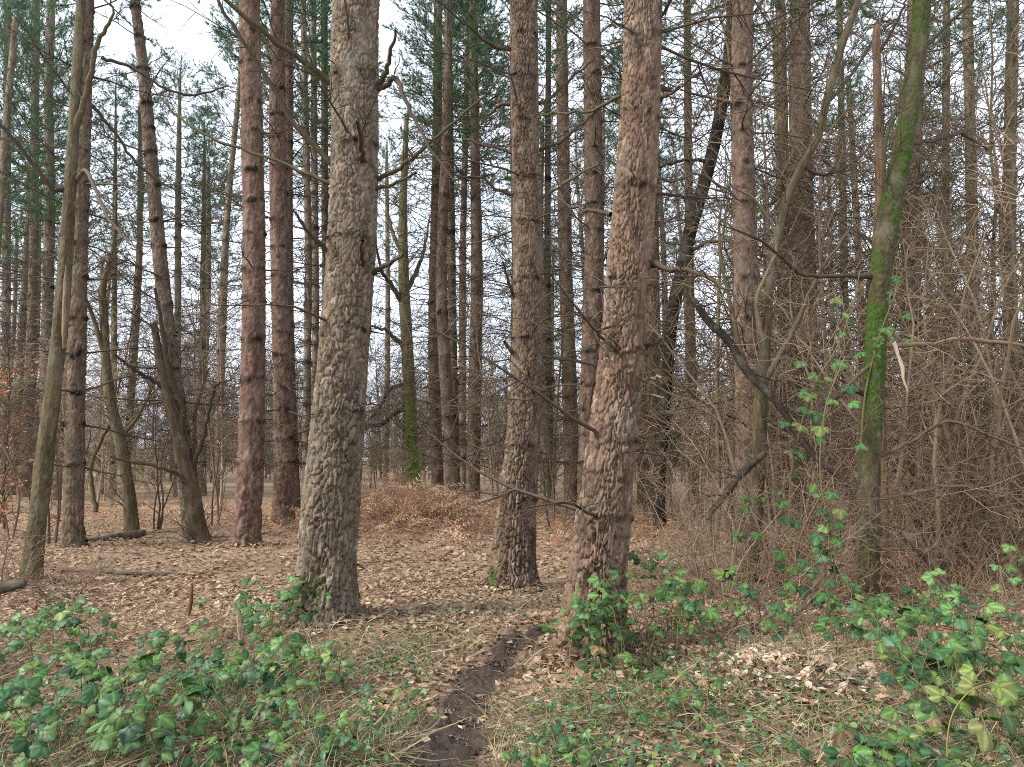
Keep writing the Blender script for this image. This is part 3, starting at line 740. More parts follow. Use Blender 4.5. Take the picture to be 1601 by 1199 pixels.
# farther pines, each traced
far = [
    ('slim grey pine second from the left edge among distant trunks', 28, [(68, 764, 18), (74, 500, 16), (78, 300, 14), (76, 150, 13), (80, 0, 12)], PALE, 0),
    ('slim pale pine near the left edge behind the beech sapling', 30, [(40, 762, 16), (50, 500, 14), (54, 300, 12), (56, 0, 11)], PALE, 1),
    ('palest pine trunk at the very left edge of the wood', 34, [(8, 755, 14), (10, 500, 12), (12, 0, 10)], PALE, 2),
    ('thin pine with its whole small crown against the bright sky gap', 30, [(277, 760, 12), (278, 500, 10), (279, 300, 9), (281, 150, 5), (282, 105, 1.5)], (0.9, 0.9, 0.7), 3),
    ('very thin straight pine right of the pine crowned in the sky gap', 31, [(317, 755, 11), (317, 500, 9), (319, 300, 6), (320, 190, 1.5)], (0.8, 0.85, 0.65), 1),
    ('thin greenish pine pole between brown pine and leaning pine', 30, [(176, 760, 11), (178, 550, 9), (180, 300, 6), (181, 130, 2)], (0.8, 0.9, 0.65), 2),
    ('thin ridged pine, left of a pair behind the thick grey trunk', 23, [(478, 795, 14), (480, 600, 12), (482, 400, 11), (478, 200, 10), (474, 0, 9)], PALE, 0),
    ('thin ridged pine, right of a pair behind the thick grey trunk', 24, [(494, 790, 14), (493, 600, 12), (493, 400, 11), (491, 200, 10), (490, 0, 9)], PALE, 3),
    ('dark thin pine half hidden by the thick grey trunk', 25, [(512, 785, 13), (510, 500, 12), (508, 300, 11), (507, 0, 10)], (0.7, 0.7, 0.55), 1),
    ('pine with dark foot nearest the bright mossy oak', GD(784), [(685, 784, 20), (681, 650, 19), (678, 480, 17), (683, 250, 15), (685, 0, 13)], (0.85, 0.7, 0.62), 2),
    ('pine bent at mid height, middle of three beyond the bracken', GD(798), [(708, 798, 23), (704, 690, 21), (694, 540, 19), (690, 420, 17), (697, 220, 14), (702, 0, 12)], (0.9, 0.75, 0.66), 0),
    ('straight pine with many whorls, rightmost of three beyond the bracken', GD(792), [(739, 792, 22), (742, 620, 20), (745, 450, 18), (743, 250, 15), (740, 0, 13)], (0.92, 0.78, 0.68), 3),
    ('pine trunk seen just left of the middle pine in the background', 24, [(712, 778, 18), (707, 500, 14), (703, 200, 12), (700, 0, 11)], (0.85, 0.75, 0.65), 1),
    ('dim brown pine right of and behind the straight brown pine', GD(798), [(895, 798, 25), (890, 600, 23), (884, 400, 21), (880, 200, 19), (878, 0, 17)], (0.85, 0.7, 0.6), 2),
    ('thin dark pine brushing the right edge of the straight brown pine', 24, [(862, 785, 12), (858, 600, 11), (856, 400, 10), (858, 0, 8)], (0.55, 0.55, 0.42), 0),
    ('slender pine hidden edge on behind the straight brown pine top', 18.5, [(815, 800, 22), (812, 500, 20), (807, 200, 19), (806, 0, 18)], (0.85, 0.8, 0.68), 1),
    ('stout brown pine hidden at its foot by the leaning red pine', 15.5, [(918, 825, 34), (923, 600, 32), (929, 400, 30), (927, 200, 29), (925, 0, 27)], (0.85, 0.68, 0.6), 3),
    ('brown pine close on the right side of the leaning red pine', 20, [(1018, 790, 24), (1022, 600, 21), (1021, 400, 19), (1020, 200, 17), (1022, 0, 15)], (0.9, 0.72, 0.64), 0),
    ('thin pine in the gap between leaning red pine and black trunk', 25, [(1004, 775, 16), (1006, 500, 14), (1004, 200, 12), (1005, 0, 11)], (0.8, 0.7, 0.6), 2),
    ('thin brown pine right of the black trunk foot', 22, [(1085, 795, 18), (1082, 600, 15), (1078, 400, 13), (1074, 0, 11)], (0.8, 0.7, 0.58), 3),
    ('yellowish pine trunk left of the broad shadowy one at right', 19.5, [(1232, 800, 24), (1228, 500, 20), (1224, 250, 17), (1220, 0, 15)], (0.95, 0.85, 0.6), 0),
    ('broad shadowy pine trunk thick with dead twigs at right', 17.5, [(1262, 815, 42), (1258, 500, 38), (1252, 250, 34), (1250, 0, 30)], (0.72, 0.62, 0.52), 1),
    ('thin pine pole between the curved tree and the green tree', 24, [(1326, 785, 14), (1321, 500, 12), (1317, 250, 10), (1312, 0, 9)], (0.85, 0.78, 0.6), 2),
    ('pinkish pine trunk showing just right of the green tree', 17, [(1432, 815, 34), (1426, 600, 30), (1424, 400, 28), (1428, 200, 26), (1432, 0, 24)], (0.95, 0.78, 0.68), 3),
    ('pine right of the green tree, nearer the right edge, pale brown', 22, [(1528, 790, 20), (1522, 500, 18), (1518, 250, 16), (1512, 0, 14)], (0.9, 0.85, 0.7), 0),
    ('pine with rough bark nearest the right edge of the wood', 19, [(1588, 800, 24), (1580, 500, 20), (1578, 300, 18), (1584, 0, 16)], (0.8, 0.75, 0.6), 1),
    ('narrow pine midway between green tree and right edge', 26, [(1484, 780, 14), (1478, 500, 12), (1480, 0, 10)], (0.85, 0.8, 0.65), 2),
]
for i, (lab, dep, pts, tint, cr) in enumerate(far):
    g = pts[0]; d = min(dep, GD(g[1]) if GD(g[1]) < dep * 1.25 and GD(g[1]) > dep * 0.75 else dep)
    topz = P(pts[-1][0], pts[-1][1], d)[2]
    H = topz + 0.4 if pts[-1][1] > 50 else 18.5 + (i * 7 % 5) * 0.6
    pine(lab, d, [(g[0], 715 + CAM_H * FPX / d, g[2])] + pts[1:], tint, H, cr, min(11.0, H - 6.5) + (i * 3 % 4) * 0.35, bdens=0.9)
pine('pinkish pine right of the black trunk behind bare branches', 12.6,
     [(1172, 858, 42), (1170, 700, 39), (1167, 500, 37), (1163, 300, 35), (1159, 150, 33), (1162, 0, 31)], (0.92, 0.74, 0.68), 19, 1, 10.5, stub=0.45, blen=(0.7, 2.3))

# the distant stand: pines nothing tells apart
rng = random.Random(77); placed = []
tries = 0
while len(placed) < 42 and tries < 4000:
    tries += 1
    d = 28 + 22 * rng.random(); px = rng.uniform(-180, 1780)
    if any(abs(px - q[0]) < 15 for q in placed): continue
    if (140 < px < 670 and rng.random() < 0.80) or 610 < px < 672: continue          # the wood opens out here
    placed.append((px, d))
for i_, px in enumerate((-20, 25, 95, 200, 345, 850, 940)): placed.append((px, 26 + (i_ * 5 % 9)))
protos = []
for k in range(5):
    d = 40.0; w = 0.30 * FPX / d
    protos.append(pine('distant pine trunk in the far stand behind the thicket', d, [(800, 715 + CAM_H * FPX / d, w), (800 + rng.uniform(-6, 6), 500, w * 0.85), (800 + rng.uniform(-8, 8), 300, w * 0.6)], (1.25, 1.18, 1.05), (18.5, 19.5, 14.5, 18, 16.5)[k], k, (11.0, 11.5, 8.0, 10.5, 9.5)[k], group='distant pines of the far stand', bdens=0.7))
for i, (px, d) in enumerate(placed):
    x = (px - 800.5) / FPX * d; pr = protos[i % 5]
    if i < 5: pr.location = (x, d, gzf(x, d) - 0.05); pr.rotation_euler = (0, 0, rng.random() * 6.28)
    else: copy_tree(pr, (x, d, gzf(x, d) - 0.05), rng.random() * 6.28, rng.uniform(0.88, 1.12))

# ------------------------------------------------------------------ broadleaf trees
def broadleaf(name, label, depth, pts, mat, tint, branches=(), twigs=30, tlen=0.7, H=None, moss=None, seed=1, sides=48, step=0.03, lump=0.06, amp=0.0, lean=0.0, twc=(0.8, 0.75, 0.65), level=1, up=0.03, t0=0.25, rmin=0.002, cell=(0.04, 0.08), grown=0):
    rng = random.Random(seed)
    c4 = full_stem(pts, depth, H or 0, lean, 0.015); foot = np.array([c4[0, 0], c4[0, 1], gzf(c4[0, 0], c4[0, 1])])
    root = thing(name, label, 'tree', foot); c4 = spline(c4, 10)
    me, c, s = trunk_mesh('trunk', c4, lambda q: step if q < 2.2 + 0.7 * depth else 0.15, sides, seed, mat, amp, cell, lump, moss, origin=foot, flare=0.02, dense=amp > 0)
    obj('trunk', me, root, color=tint)
    tw = Tubes(3)
    for br in branches:
        q = traced(br['p'], depth + br.get('d0', 0)); n = len(q); q[:, 1] += np.linspace(0, 1, n) ** 1.2 * br.get('dy', 0.0)
        q = spline(q, 6); bump = np.array([rng.gauss(0, 0.006 * depth / 8) for _ in range(len(q) * 3)]).reshape(-1, 3); bump[0] = 0; q[:, :3] += bump; q[:, 3] = np.maximum(q[:, 3], 0.003)
        tb = Tubes(7); tb.add(q[:, :3], q[:, 3]); obj('branch', tb.mesh('branch', M_TWIG, foot), root, color=br.get('c', tint))
        if br.get('tw', 0): twigs_on(tw, q[:, :3], q[:, 3], br['tw'], br.get('tl', tlen * 0.6), rng, level, up, 0.3, rmin, 0.15)
    for k in range(grown):                                      # limbs above or beside the traced ones
        cc, T = at_height(c4, foot[2] + (c4[-1, 2] - foot[2]) * rng.uniform(t0, 0.97))
        q = wander(cc[:3], side_dir(T, rng, rng.uniform(0.6, 1.1)), tlen * rng.uniform(1.2, 2.2), 9, rng, 0.2, up)
        r = np.linspace(max(0.3 * cc[3], 0.008), rmin * 1.5, 9); tb = Tubes(5); tb.add(q, r); obj('branch', tb.mesh('branch', M_TWIG, foot), root, color=tint)
        twigs_on(tw, q, r, 9, tlen * 0.7, rng, level, up, 0.3, rmin, 0.15)
    if twigs: twigs_on(tw, c4[:, :3], c4[:, 3], twigs, tlen, rng, level, up, 0.3, rmin, t0)
    if tw.items:
        o = obj('twigs', tw.mesh('twigs', M_TWIG, foot), root, color=twc); o['kind'] = 'stuff'
    return root


def moss_side(lo, hi, amt, z0=0, z1=99, side=None):
    def f(V):
        zf = np.clip((z1 - V[:, 2]) / max(z1 - z0, 1e-3), 0, 1)
        return amt * (lo + (hi - lo) * zf) + 0.15 * vnoise(V[:, 0] * 5, V[:, 1] * 5, V[:, 2] * 2.5, 91)
    return f


MOSSY = (0.62, 0.70, 0.42)
broadleaf('mossy_tree', 'slanting mossy trunk with pale rot scar at the left edge', GD(912),
    [(48, 912, 29.0), (56, 840, 25.5), (68, 730, 24.6), (82, 620, 22.9), (94, 510, 22.0), (103, 400, 19.4), (110, 290, 17.6), (118, 150, 15.0), (127, 0, 13.2)], M_BARK, (0.72, 0.70, 0.52), [
    BR(p=[(112, 215, 12), (135, 170, 9), (155, 130, 8), (175, 85, 7), (205, 58, 4), (210, 40, 2)], dy=-0.6, tw=8, c=(.7, .7, .5)),
    BR(p=[(160, 90, 6), (200, 100, 5), (250, 128, 4), (290, 132, 4), (340, 112, 2)], dy=0.4, tw=7, c=(.4, .38, .33)),
    BR(p=[(120, 280, 8), (140, 272, 7), (160, 295, 6), (190, 350, 5), (235, 400, 3)], dy=-0.5, tw=7, c=(.8, .75, .65)),
    BR(p=[(110, 290, 10), (90, 300, 7), (60, 255, 6), (30, 215, 5), (0, 195, 4)], dy=-0.5, tw=5, c=(.35, .32, .28)),
    BR(p=[(145, 165, 6), (170, 200, 5), (205, 250, 4), (265, 285, 2)], dy=0.5, tw=6, c=(.4, .38, .33))],
    twigs=22, tlen=0.55, H=9, moss=moss_side(0.1, 0.5, 1.0, 0, 4.5), seed=31, sides=52, step=0.018, amp=0.006, t0=0.15)
scar = Tubes(8); q = traced([(100, 545, 4), (101, 520, 9), (103, 480, 11), (104, 440, 9), (104, 415, 3)], GD(912) - 0.075); scar.add(q[:, :3], q[:, 3])
sc_root = [o for o in COL.objects if o.name.startswith('mossy_tree')][0]
tag(obj('rot_scar', scar.mesh('rot_scar', M_DEAD, sc_root.location), sc_root, color=(2.2, 2.1, 1.9)), 'pale barkless rot scar')

d31 = GD(952)
broadleaf('mossy_tree', 'tall bright green mossy tree bending right at the top', d31,
    [(1352, 952, 36.0), (1356, 850, 34.2), (1360, 720, 31.5), (1366, 600, 29.7), (1372, 480, 29.7), (1382, 390, 32.4), (1396, 310, 31.5), (1412, 230, 27.9), (1430, 120, 26.1), (1440, 30, 24.3), (1441, -20, 23.4)], M_BARK, (0.55, 0.55, 0.38), [
    BR(p=[(1362, 432, 11), (1320, 434, 7), (1250, 436, 6), (1215, 420, 5), (1170, 392, 4), (1105, 372, 2)], dy=-0.5, tw=14, c=(.4, .36, .3)),
    BR(p=[(1378, 540, 10), (1420, 538, 8), (1470, 535, 7), (1520, 526, 7), (1610, 533, 6), (1700, 545, 4)], dy=0.3, tw=16, c=(1.5, 1.3, 1.05)),
    BR(p=[(1360, 622, 10), (1320, 610, 7), (1285, 628, 6), (1262, 638, 4)], dy=-0.5, tw=6, c=(.3, .28, .25)),
    BR(p=[(1385, 560, 7), (1350, 575, 6), (1300, 620, 5), (1275, 640, 4)], dy=-0.3, tw=5, c=(.6, .7, .35)),
    BR(p=[(1410, 225, 7), (1460, 215, 5), (1520, 192, 5), (1545, 185, 5), (1601, 200, 3)], dy=0.6, tw=12, c=(.5, .45, .38)),
    BR(p=[(1430, 90, 7), (1470, 50, 5), (1500, 20, 4), (1530, -20, 3)], dy=-0.4, tw=9, c=(.5, .45, .38)),
    BR(p=[(1388, 330, 7), (1375, 240, 5), (1395, 150, 4), (1412, 60, 3)], dy=-0.4, tw=9, c=(.5, .6, .3)),
    BR(p=[(1370, 715, 9), (1420, 690, 6), (1470, 660, 5), (1540, 690, 4), (1601, 720, 2)], dy=-0.4, tw=14, c=(.8, .7, .58)),
    BR(p=[(1366, 780, 8), (1440, 770, 6), (1500, 760, 5), (1601, 775, 3)], dy=0.3, tw=14, c=(1.1, .95, .8))],
    twigs=60, tlen=0.75, H=10, moss=lambda V: 0.30 + 0.38 * np.clip((V[:, 2] - 0.9) / 1.4, 0, 1) + 0.38 * vnoise(V[:, 0] * 7, V[:, 1] * 7, V[:, 2] * 3, 92), seed=32, sides=72, step=0.014, amp=0.007, t0=0.12, up=-0.01)
q = traced([(1391, 525, 4), (1399, 538, 6), (1404, 555, 5), (1411, 575, 6), (1412, 592, 4), (1419, 612, 2)], d31 - 0.25)
mr = [o for o in COL.objects if o.name.startswith('mossy_tree')][-1]
tb = Tubes(6); tb.add(q[:, :3], q[:, 3]); tag(obj('broken_branch', tb.mesh('broken_branch', M_TWIG, mr.location), mr, color=(3.6, 3.5, 3.3)), 'whitish barkless broken branch')

d24 = GD(832)
broadleaf('dark_tree', 'black bent bare tree leaning right behind the leaning red pine', d24,
    [(1032, 832, 20.4), (1030, 770, 18.7), (1036, 680, 18.7), (1043, 580, 17.8), (1052, 490, 18.7), (1066, 420, 20.4), (1082, 350, 20.4), (1100, 290, 18.7), (1118, 220, 18.7), (1132, 140, 18.7), (1142, 60, 17.0), (1144, -20, 14.4)], M_BARK, (0.13, 0.12, 0.105), [
    BR(p=[(1140, 60, 8.5), (1160, 45, 6.0), (1185, 15, 4.2), (1200, -20, 3.4)], dy=-0.4, tw=8, c=(.3, .28, .25)),
    BR(p=[(1110, 250, 7.6), (1075, 255, 5.1), (1030, 270, 4.2), (985, 290, 2.5)], dy=-0.6, tw=10, c=(.4, .36, .32)),
    BR(p=[(1126, 170, 6.8), (1155, 160, 5.1), (1200, 175, 4.2), (1245, 205, 3.4), (1285, 245, 2.5)], dy=-0.6, tw=10, c=(1.2, 1.1, .95)),
    BR(p=[(1070, 400, 7.6), (1110, 380, 5.1), (1165, 390, 4.2), (1210, 430, 2.5)], dy=-0.5, tw=10, c=(.6, .55, .5))],
    twigs=34, tlen=0.9, H=10, seed=33, sides=32, step=0.03, t0=0.2, level=1, moss=lambda V: 0.25 + 0 * V[:, 2])

d26 = 9.4
broadleaf('curved_tree', 'mossy crooked tree sweeping up right across the pinkish pine', d26,
    [(1172, 905, 24.6), (1180, 800, 22.1), (1187, 700, 21.3), (1190, 620, 20.5), (1198, 520, 14.8), (1206, 430, 12.3), (1225, 330, 11.5), (1252, 262, 12.3), (1278, 215, 11.5), (1294, 150, 11.5), (1315, 75, 11.5), (1342, 0, 9.8)], M_BARK, (0.70, 0.66, 0.50), [
    BR(p=[(1190, 600, 14), (1215, 560, 10), (1240, 500, 8), (1262, 440, 6), (1300, 380, 3)], dy=-0.5, tw=12, c=(.9, .85, .65)),
    BR(p=[(1188, 610, 12), (1165, 560, 9), (1150, 480, 7), (1135, 380, 5), (1140, 300, 3)], dy=0.4, tw=12, c=(.7, .65, .5)),
    BR(p=[(1196, 540, 9), (1180, 470, 7), (1205, 390, 5), (1170, 330, 4), (1120, 310, 2)], dy=-0.5, tw=12, c=(1.3, 1.2, 1.0)),
    BR(p=[(1255, 258, 7), (1290, 270, 5), (1350, 240, 4), (1420, 160, 3)], dy=0.3, tw=10, c=(.5, .45, .4)),
    BR(p=[(1290, 165, 6), (1330, 120, 5), (1370, 60, 4), (1400, 0, 3)], dy=0.3, tw=9, c=(.6, .55, .45))],
    twigs=50, tlen=0.8, H=9, seed=34, sides=40, step=0.022, t0=0.12, up=-0.005, moss=moss_side(0.15, 0.45, 1.0, 0, 5))
broadleaf('broken_snag', 'snapped reddish brown stem leaning beside the green mossy tree', 8.6,
    [(1384, 898, 12.0), (1380, 700, 12.0), (1374, 520, 12.0), (1371, 400, 12.0), (1376, 300, 13.5), (1373, 200, 12.8), (1371, 120, 12.0), (1370, 55, 11.2), (1376, 30, 4.5)], M_BARK, (0.85, 0.62, 0.46), [
    BR(p=[(1372, 90, 6.0), (1390, 55, 4.5), (1402, 25, 3.0), (1410, 0, 2.2)], dy=-0.2, tw=3, c=(.4, .3, .25))],
    twigs=20, tlen=0.6, seed=35, sides=24, step=0.025, lump=0.14, t0=0.1)
broadleaf('mossy_oak', 'distant oak with vivid green mossy foot beyond the bracken', GD(769),
    [(645, 769, 30), (645, 745, 24), (643, 680, 20), (640, 600, 19), (634, 500, 18), (631, 420, 16), (630, 330, 13), (633, 250, 10), (636, 180, 7)], M_OAK, (0.9, 0.95, 0.6), [
    BR(p=[(634, 545, 10), (618, 530, 7), (605, 520, 5), (585, 515, 3)], dy=-1.0, tw=8, c=(.8, .75, .6)),
    BR(p=[(641, 630, 9), (615, 650, 7), (598, 665, 6), (580, 668, 4), (560, 690, 3)], dy=-1.2, tw=14, tl=1.0, c=(.25, .22, .2)),
    BR(p=[(640, 600, 9), (610, 610, 6), (595, 640, 5), (570, 672, 3)], dy=-0.8, tw=12, tl=1.0, c=(.25, .22, .2)),
    BR(p=[(634, 480, 10), (615, 450, 7), (600, 425, 5), (595, 380, 3)], dy=-1.5, tw=10, c=(.6, .55, .5)),
    BR(p=[(632, 460, 9), (650, 420, 7), (660, 380, 5), (665, 320, 3)], dy=1.5, tw=10, c=(.8, .8, .55)),
    BR(p=[(632, 400, 8), (612, 360, 6), (602, 310, 4), (600, 270, 3)], dy=1.0, tw=10, c=(.8, .8, .55))],
    twigs=70, tlen=2.0, seed=36, sides=30, step=0.06, t0=0.28, rmin=0.006, level=2, twc=(0.75, 0.75, 0.5), moss=lambda V: np.clip(1.7 - V[:, 2] / 4.0, 0.15, 1.2))
broadleaf('crooked_tree', 'crooked slim bare tree with mossy stem left of the leaning pine', GD(835),
    [(207, 835, 22), (200, 760, 18), (188, 690, 17), (175, 640, 16), (166, 570, 13), (163, 500, 12), (160, 455, 11), (168, 420, 8), (178, 380, 6), (182, 300, 4)], M_BARK, (0.72, 0.72, 0.5), [
    BR(p=[(166, 560, 8), (150, 490, 6), (135, 440, 5), (110, 410, 3)], dy=-0.7, tw=10),
    BR(p=[(180, 650, 8), (160, 690, 6), (150, 740, 6), (162, 800, 8)], dy=-0.3, tw=5),
    BR(p=[(188, 690, 7), (215, 640, 5), (232, 590, 4), (240, 540, 2)], dy=0.5, tw=9),
    BR(p=[(163, 470, 6), (150, 420, 5), (142, 390, 3)], dy=0.5, tw=6)],
    twigs=60, tlen=0.9, seed=37, sides=24, step=0.035, t0=0.15, rmin=0.0026, moss=moss_side(0.2, 0.45, 1.0, 0, 5))
broadleaf('dead_tree', 'crooked dead tree with snapped top touching the leaning pine', GD(846),
    [(312, 846, 30), (300, 770, 26), (286, 700, 22), (272, 650, 19), (258, 600, 15), (248, 550, 12), (240, 505, 9)], M_BARK, (0.6, 0.5, 0.4), [
    BR(p=[(282, 690, 12), (290, 640, 9), (275, 590, 8), (268, 520, 6), (262, 460, 4)], dy=-0.5, tw=8, c=(.45, .4, .33)),
    BR(p=[(262, 610, 8), (235, 590, 6), (215, 575, 5), (200, 558, 3)], dy=-0.5, tw=8, c=(.35, .32, .28)),
    BR(p=[(300, 740, 8), (320, 690, 6), (335, 640, 5), (350, 605, 4), (378, 598, 3)], dy=-0.5, tw=10, c=(.4, .36, .32)),
    BR(p=[(310, 800, 7), (290, 745, 6), (265, 730, 5), (205, 715, 3)], dy=-0.7, tw=9, c=(.5, .45, .38)),
    BR(p=[(296, 735, 8), (300, 690, 6), (296, 640, 5), (310, 570, 3)], dy=0.5, tw=9, c=(.5, .45, .38))],
    twigs=60, tlen=0.9, seed=38, sides=28, step=0.035, t0=0.1, lump=0.12, rmin=0.0026, level=1)

# fallen and hanging dead wood
def fallen(name, label, depths, pts, mat, tint, seed, twn=0, tl=0.4, moss=None, ref=(0, 0, 1), sides=20, amp=0.004, cat='branch'):
    rng = random.Random(seed); c = []
    for (x, y, w), d in zip(pts, depths):
        p = P(x, y, d); c.append([*p, PR(p, w)])
    c4 = spline(np.array(c), 8); org = c4[0, :3].copy()
    root = thing(name, label, cat, org)
    me, _, _ = trunk_mesh('stem', c4, 0.02, sides, seed, mat, amp, (0.03, 0.08), 0.10, moss, ref=ref, origin=org)
    obj('stem', me, root, color=tint)
    if twn:
        tw = Tubes(3); twigs_on(tw, c4[:, :3], c4[:, 3], twn, tl, rng, 1, 0.0, 0.3, 0.002, 0.05)
        o = obj('twigs', tw.mesh('twigs', M_TWIG, org), root, color=tint); o['kind'] = 'stuff'
    return root


fallen('broken_limb', 'black broken limb slanting down from the black tree to the green one', (9.7, 9.5, 9.3, 9.1, 8.8, 8.5, 8.1),
    [(1083, 466, 7), (1108, 502, 12), (1142, 536, 12), (1166, 578, 13), (1219, 634, 11), (1262, 700, 10), (1342, 770, 10)], M_BARK, (0.2, 0.17, 0.15), 51, 14, 0.6)
fallen('broken_limb', 'short dark split limb resting under the black broken limb', (8.4, 8.2, 8.0, 7.9),
    [(1195, 708, 10), (1165, 735, 12), (1140, 765, 10), (1105, 812, 5)], M_BARK, (0.3, 0.26, 0.22), 52, 8, 0.5)
fallen('fallen_log', 'dark rotting log on the leaves between brown pine and crooked tree', (GD(848), GD(843), GD(838)),
    [(134, 850, 15), (175, 843, 16), (226, 833, 11)], M_DEAD, (0.55, 0.5, 0.42), 53, 3, 0.3, moss=lambda V: 0.35 + 0 * V[:, 0], cat='log')
fallen('fallen_branch', 'long thin branch lying on the leaf litter at left', (GD(893), GD(894), GD(896), GD(900)),
    [(88, 890, 6), (150, 892, 8), (220, 896, 8), (310, 899, 4)], M_DEAD, (0.7, 0.62, 0.55), 54, 8, 0.35)
fallen('fallen_branch', 'dark log end poking out beside the slanting mossy trunk', (6.9, 6.9, 6.9),
    [(-40, 925, 22), (0, 918, 20), (38, 912, 12)], M_DEAD, (0.4, 0.38, 0.3), 55, 0)
fallen('fallen_branch', 'short mossy stick lying before the bracken mound', (GD(872), GD(868), GD(864)),
    [(688, 876, 5), (698, 869, 8), (706, 862, 6)], M_DEAD, (0.5, 0.5, 0.35), 56, 0)
fallen('fallen_branch', 'dead branch on litter right of the red twin pines', (GD(890), GD(888), GD(884)),
    [(548, 882, 10), (560, 888, 12), (572, 893, 5)], M_DEAD, (0.4, 0.33, 0.28), 57, 0)
fallen('fallen_branch', 'fallen grey stick beneath the twiggy thicket at right', (7.6, 7.9, 8.3, 8.6),
    [(1490, 928, 9), (1465, 890, 12), (1425, 845, 12), (1395, 815, 8)], M_DEAD, (0.55, 0.45, 0.38), 58, 4)
fallen('upright_stick', 'pale bare stick standing up among the left brambles', (5.6, 5.6, 5.6),
    [(377, 1002, 6), (374, 965, 6), (366, 942, 4)], M_DEAD, (2.0, 1.9, 1.6), 59, 0, cat='stick', ref=(1, 0, 0))
fallen('upright_stick', 'reddish dead stalk standing left of the moss footed pine', (6.2, 6.2, 6.2),
    [(293, 962, 7), (298, 940, 6), (300, 915, 3)], M_DEAD, (1.0, 0.6, 0.45), 60, 2, 0.2, cat='stick', ref=(1, 0, 0))

# ------------------------------------------------------------------ bare shrubs and saplings
def bare_shrub(k, stems, height, spread, twn, level, rmin, tl, seed, up=0.02, curl=0.2):
    """prototype at the origin: Empty > stem (each), twigs"""
    rng = random.Random(seed); tw = Tubes(3); st = []
    for i in range(stems):
        a = rng.random() * 6.28; h = height * rng.uniform(0.65, 1.05)
        q = wander((0.12 * math.cos(a) * stems ** 0.5, 0.12 * math.sin(a) * stems ** 0.5, -0.06), (math.cos(a) * spread, math.sin(a) * spread, 1), h, 12, rng, curl * 0.6, up)
        r = np.linspace(0.005 + 0.0058 * h, rmin * 1.5, 12); st.append((q, r))
        twigs_on(tw, q, r, twn, tl, rng, level, up, 0.3, rmin, 0.12)
    return st, tw


def shrub_things(label_list, kinds, cat='shrub', name='bare_shrub', group=None):
    pass


def make_shrub(name, label, loc, proto, color, group=None, cat='shrub', scale=1.0, rotz=0.0):
    st, tw, cache = proto
    root = thing(name, label, cat, loc, group); root.rotation_euler = (0, 0, rotz); root.scale = (scale,) * 3
    if 'tw' not in cache:
        cache['tw'] = tw.mesh('twigs', M_TWIG); cache['st'] = []
        for q, r in st:
            tb = Tubes(6); tb.add(q, r); cache['st'].append(tb.mesh('stem', M_TWIG))
    for m in cache['st']: obj('stem', m, root, color=color)
    o = obj('twigs', cache['tw'], root, color=color); o['kind'] = 'stuff'
    return root


def G(px, d):
    x = (px - 800.5) / FPX * d
    return (x, d, gzf(x, d))


def wiry(k, seed, strands=34, height=2.5, spread=1.2, rmin=0.0022):
    """a few stems hung with many long thin arching strands"""
    st, tw = bare_shrub(k, 3, height * 0.9, 0.5, 10, 2, rmin, 0.7, seed, -0.03, 0.3); rng = random.Random(seed + 1)
    for i in range(strands):
        a = rng.random() * 6.28; rr = spread * math.sqrt(rng.random()) * 0.8
        q = wander((rr * math.cos(a), rr * math.sin(a), -0.03), (rng.gauss(0, 0.35), rng.gauss(0, 0.35), 1), height * rng.uniform(0.35, 1.15), 9, rng, 0.22, rng.uniform(-0.22, 0.0)); r = np.linspace(0.0038, rmin, 9)
        q[:, 2] = np.maximum(q[:, 2], -0.03); tw.add(q, r, (rng.uniform(0.8, 1.5),) * 3)
        twigs_on(tw, q, r, 4, 0.4, rng, 0, -0.05, 0.35, rmin, 0.2, npt=4)
    return st, tw


SH = {
    'tangle': [(*bare_shrub(k, 5, 3.0, 0.45, 9, 2, 0.0023, 0.75, 900 + k, -0.02, 0.3), {}) for k in range(4)],
    'wiry': [(*wiry(k, 980 + k), {}) for k in range(4)],
    'bush': [(*bare_shrub(k, 5, 3.4, 0.30, 10, 2, 0.0026, 0.8, 920 + k, 0.02, 0.3), {}) for k in range(4)],
    'thick': [(*bare_shrub(k, 6, 3.0, 0.4, 9, 2, 0.0036, 0.8, 930 + k, 0.02, 0.3), {}) for k in range(4)],
    'sapling': [(*bare_shrub(k, 1, 7.5, 0.12, 44, 2, 0.0042, 1.4, 940 + k, 0.03, 0.14), {}) for k in range(5)],
    'low': [(*bare_shrub(k, 9, 1.1, 0.9, 8, 1, 0.0018, 0.45, 960 + k, -0.03, 0.35), {}) for k in range(3)],
}
BRN, GRY, OLV, DRK = (1.45, 1.22, 1.05), (1.3, 1.2, 1.05), (1.0, 1.0, 0.68), (0.45, 0.4, 0.35)
rng = random.Random(5)
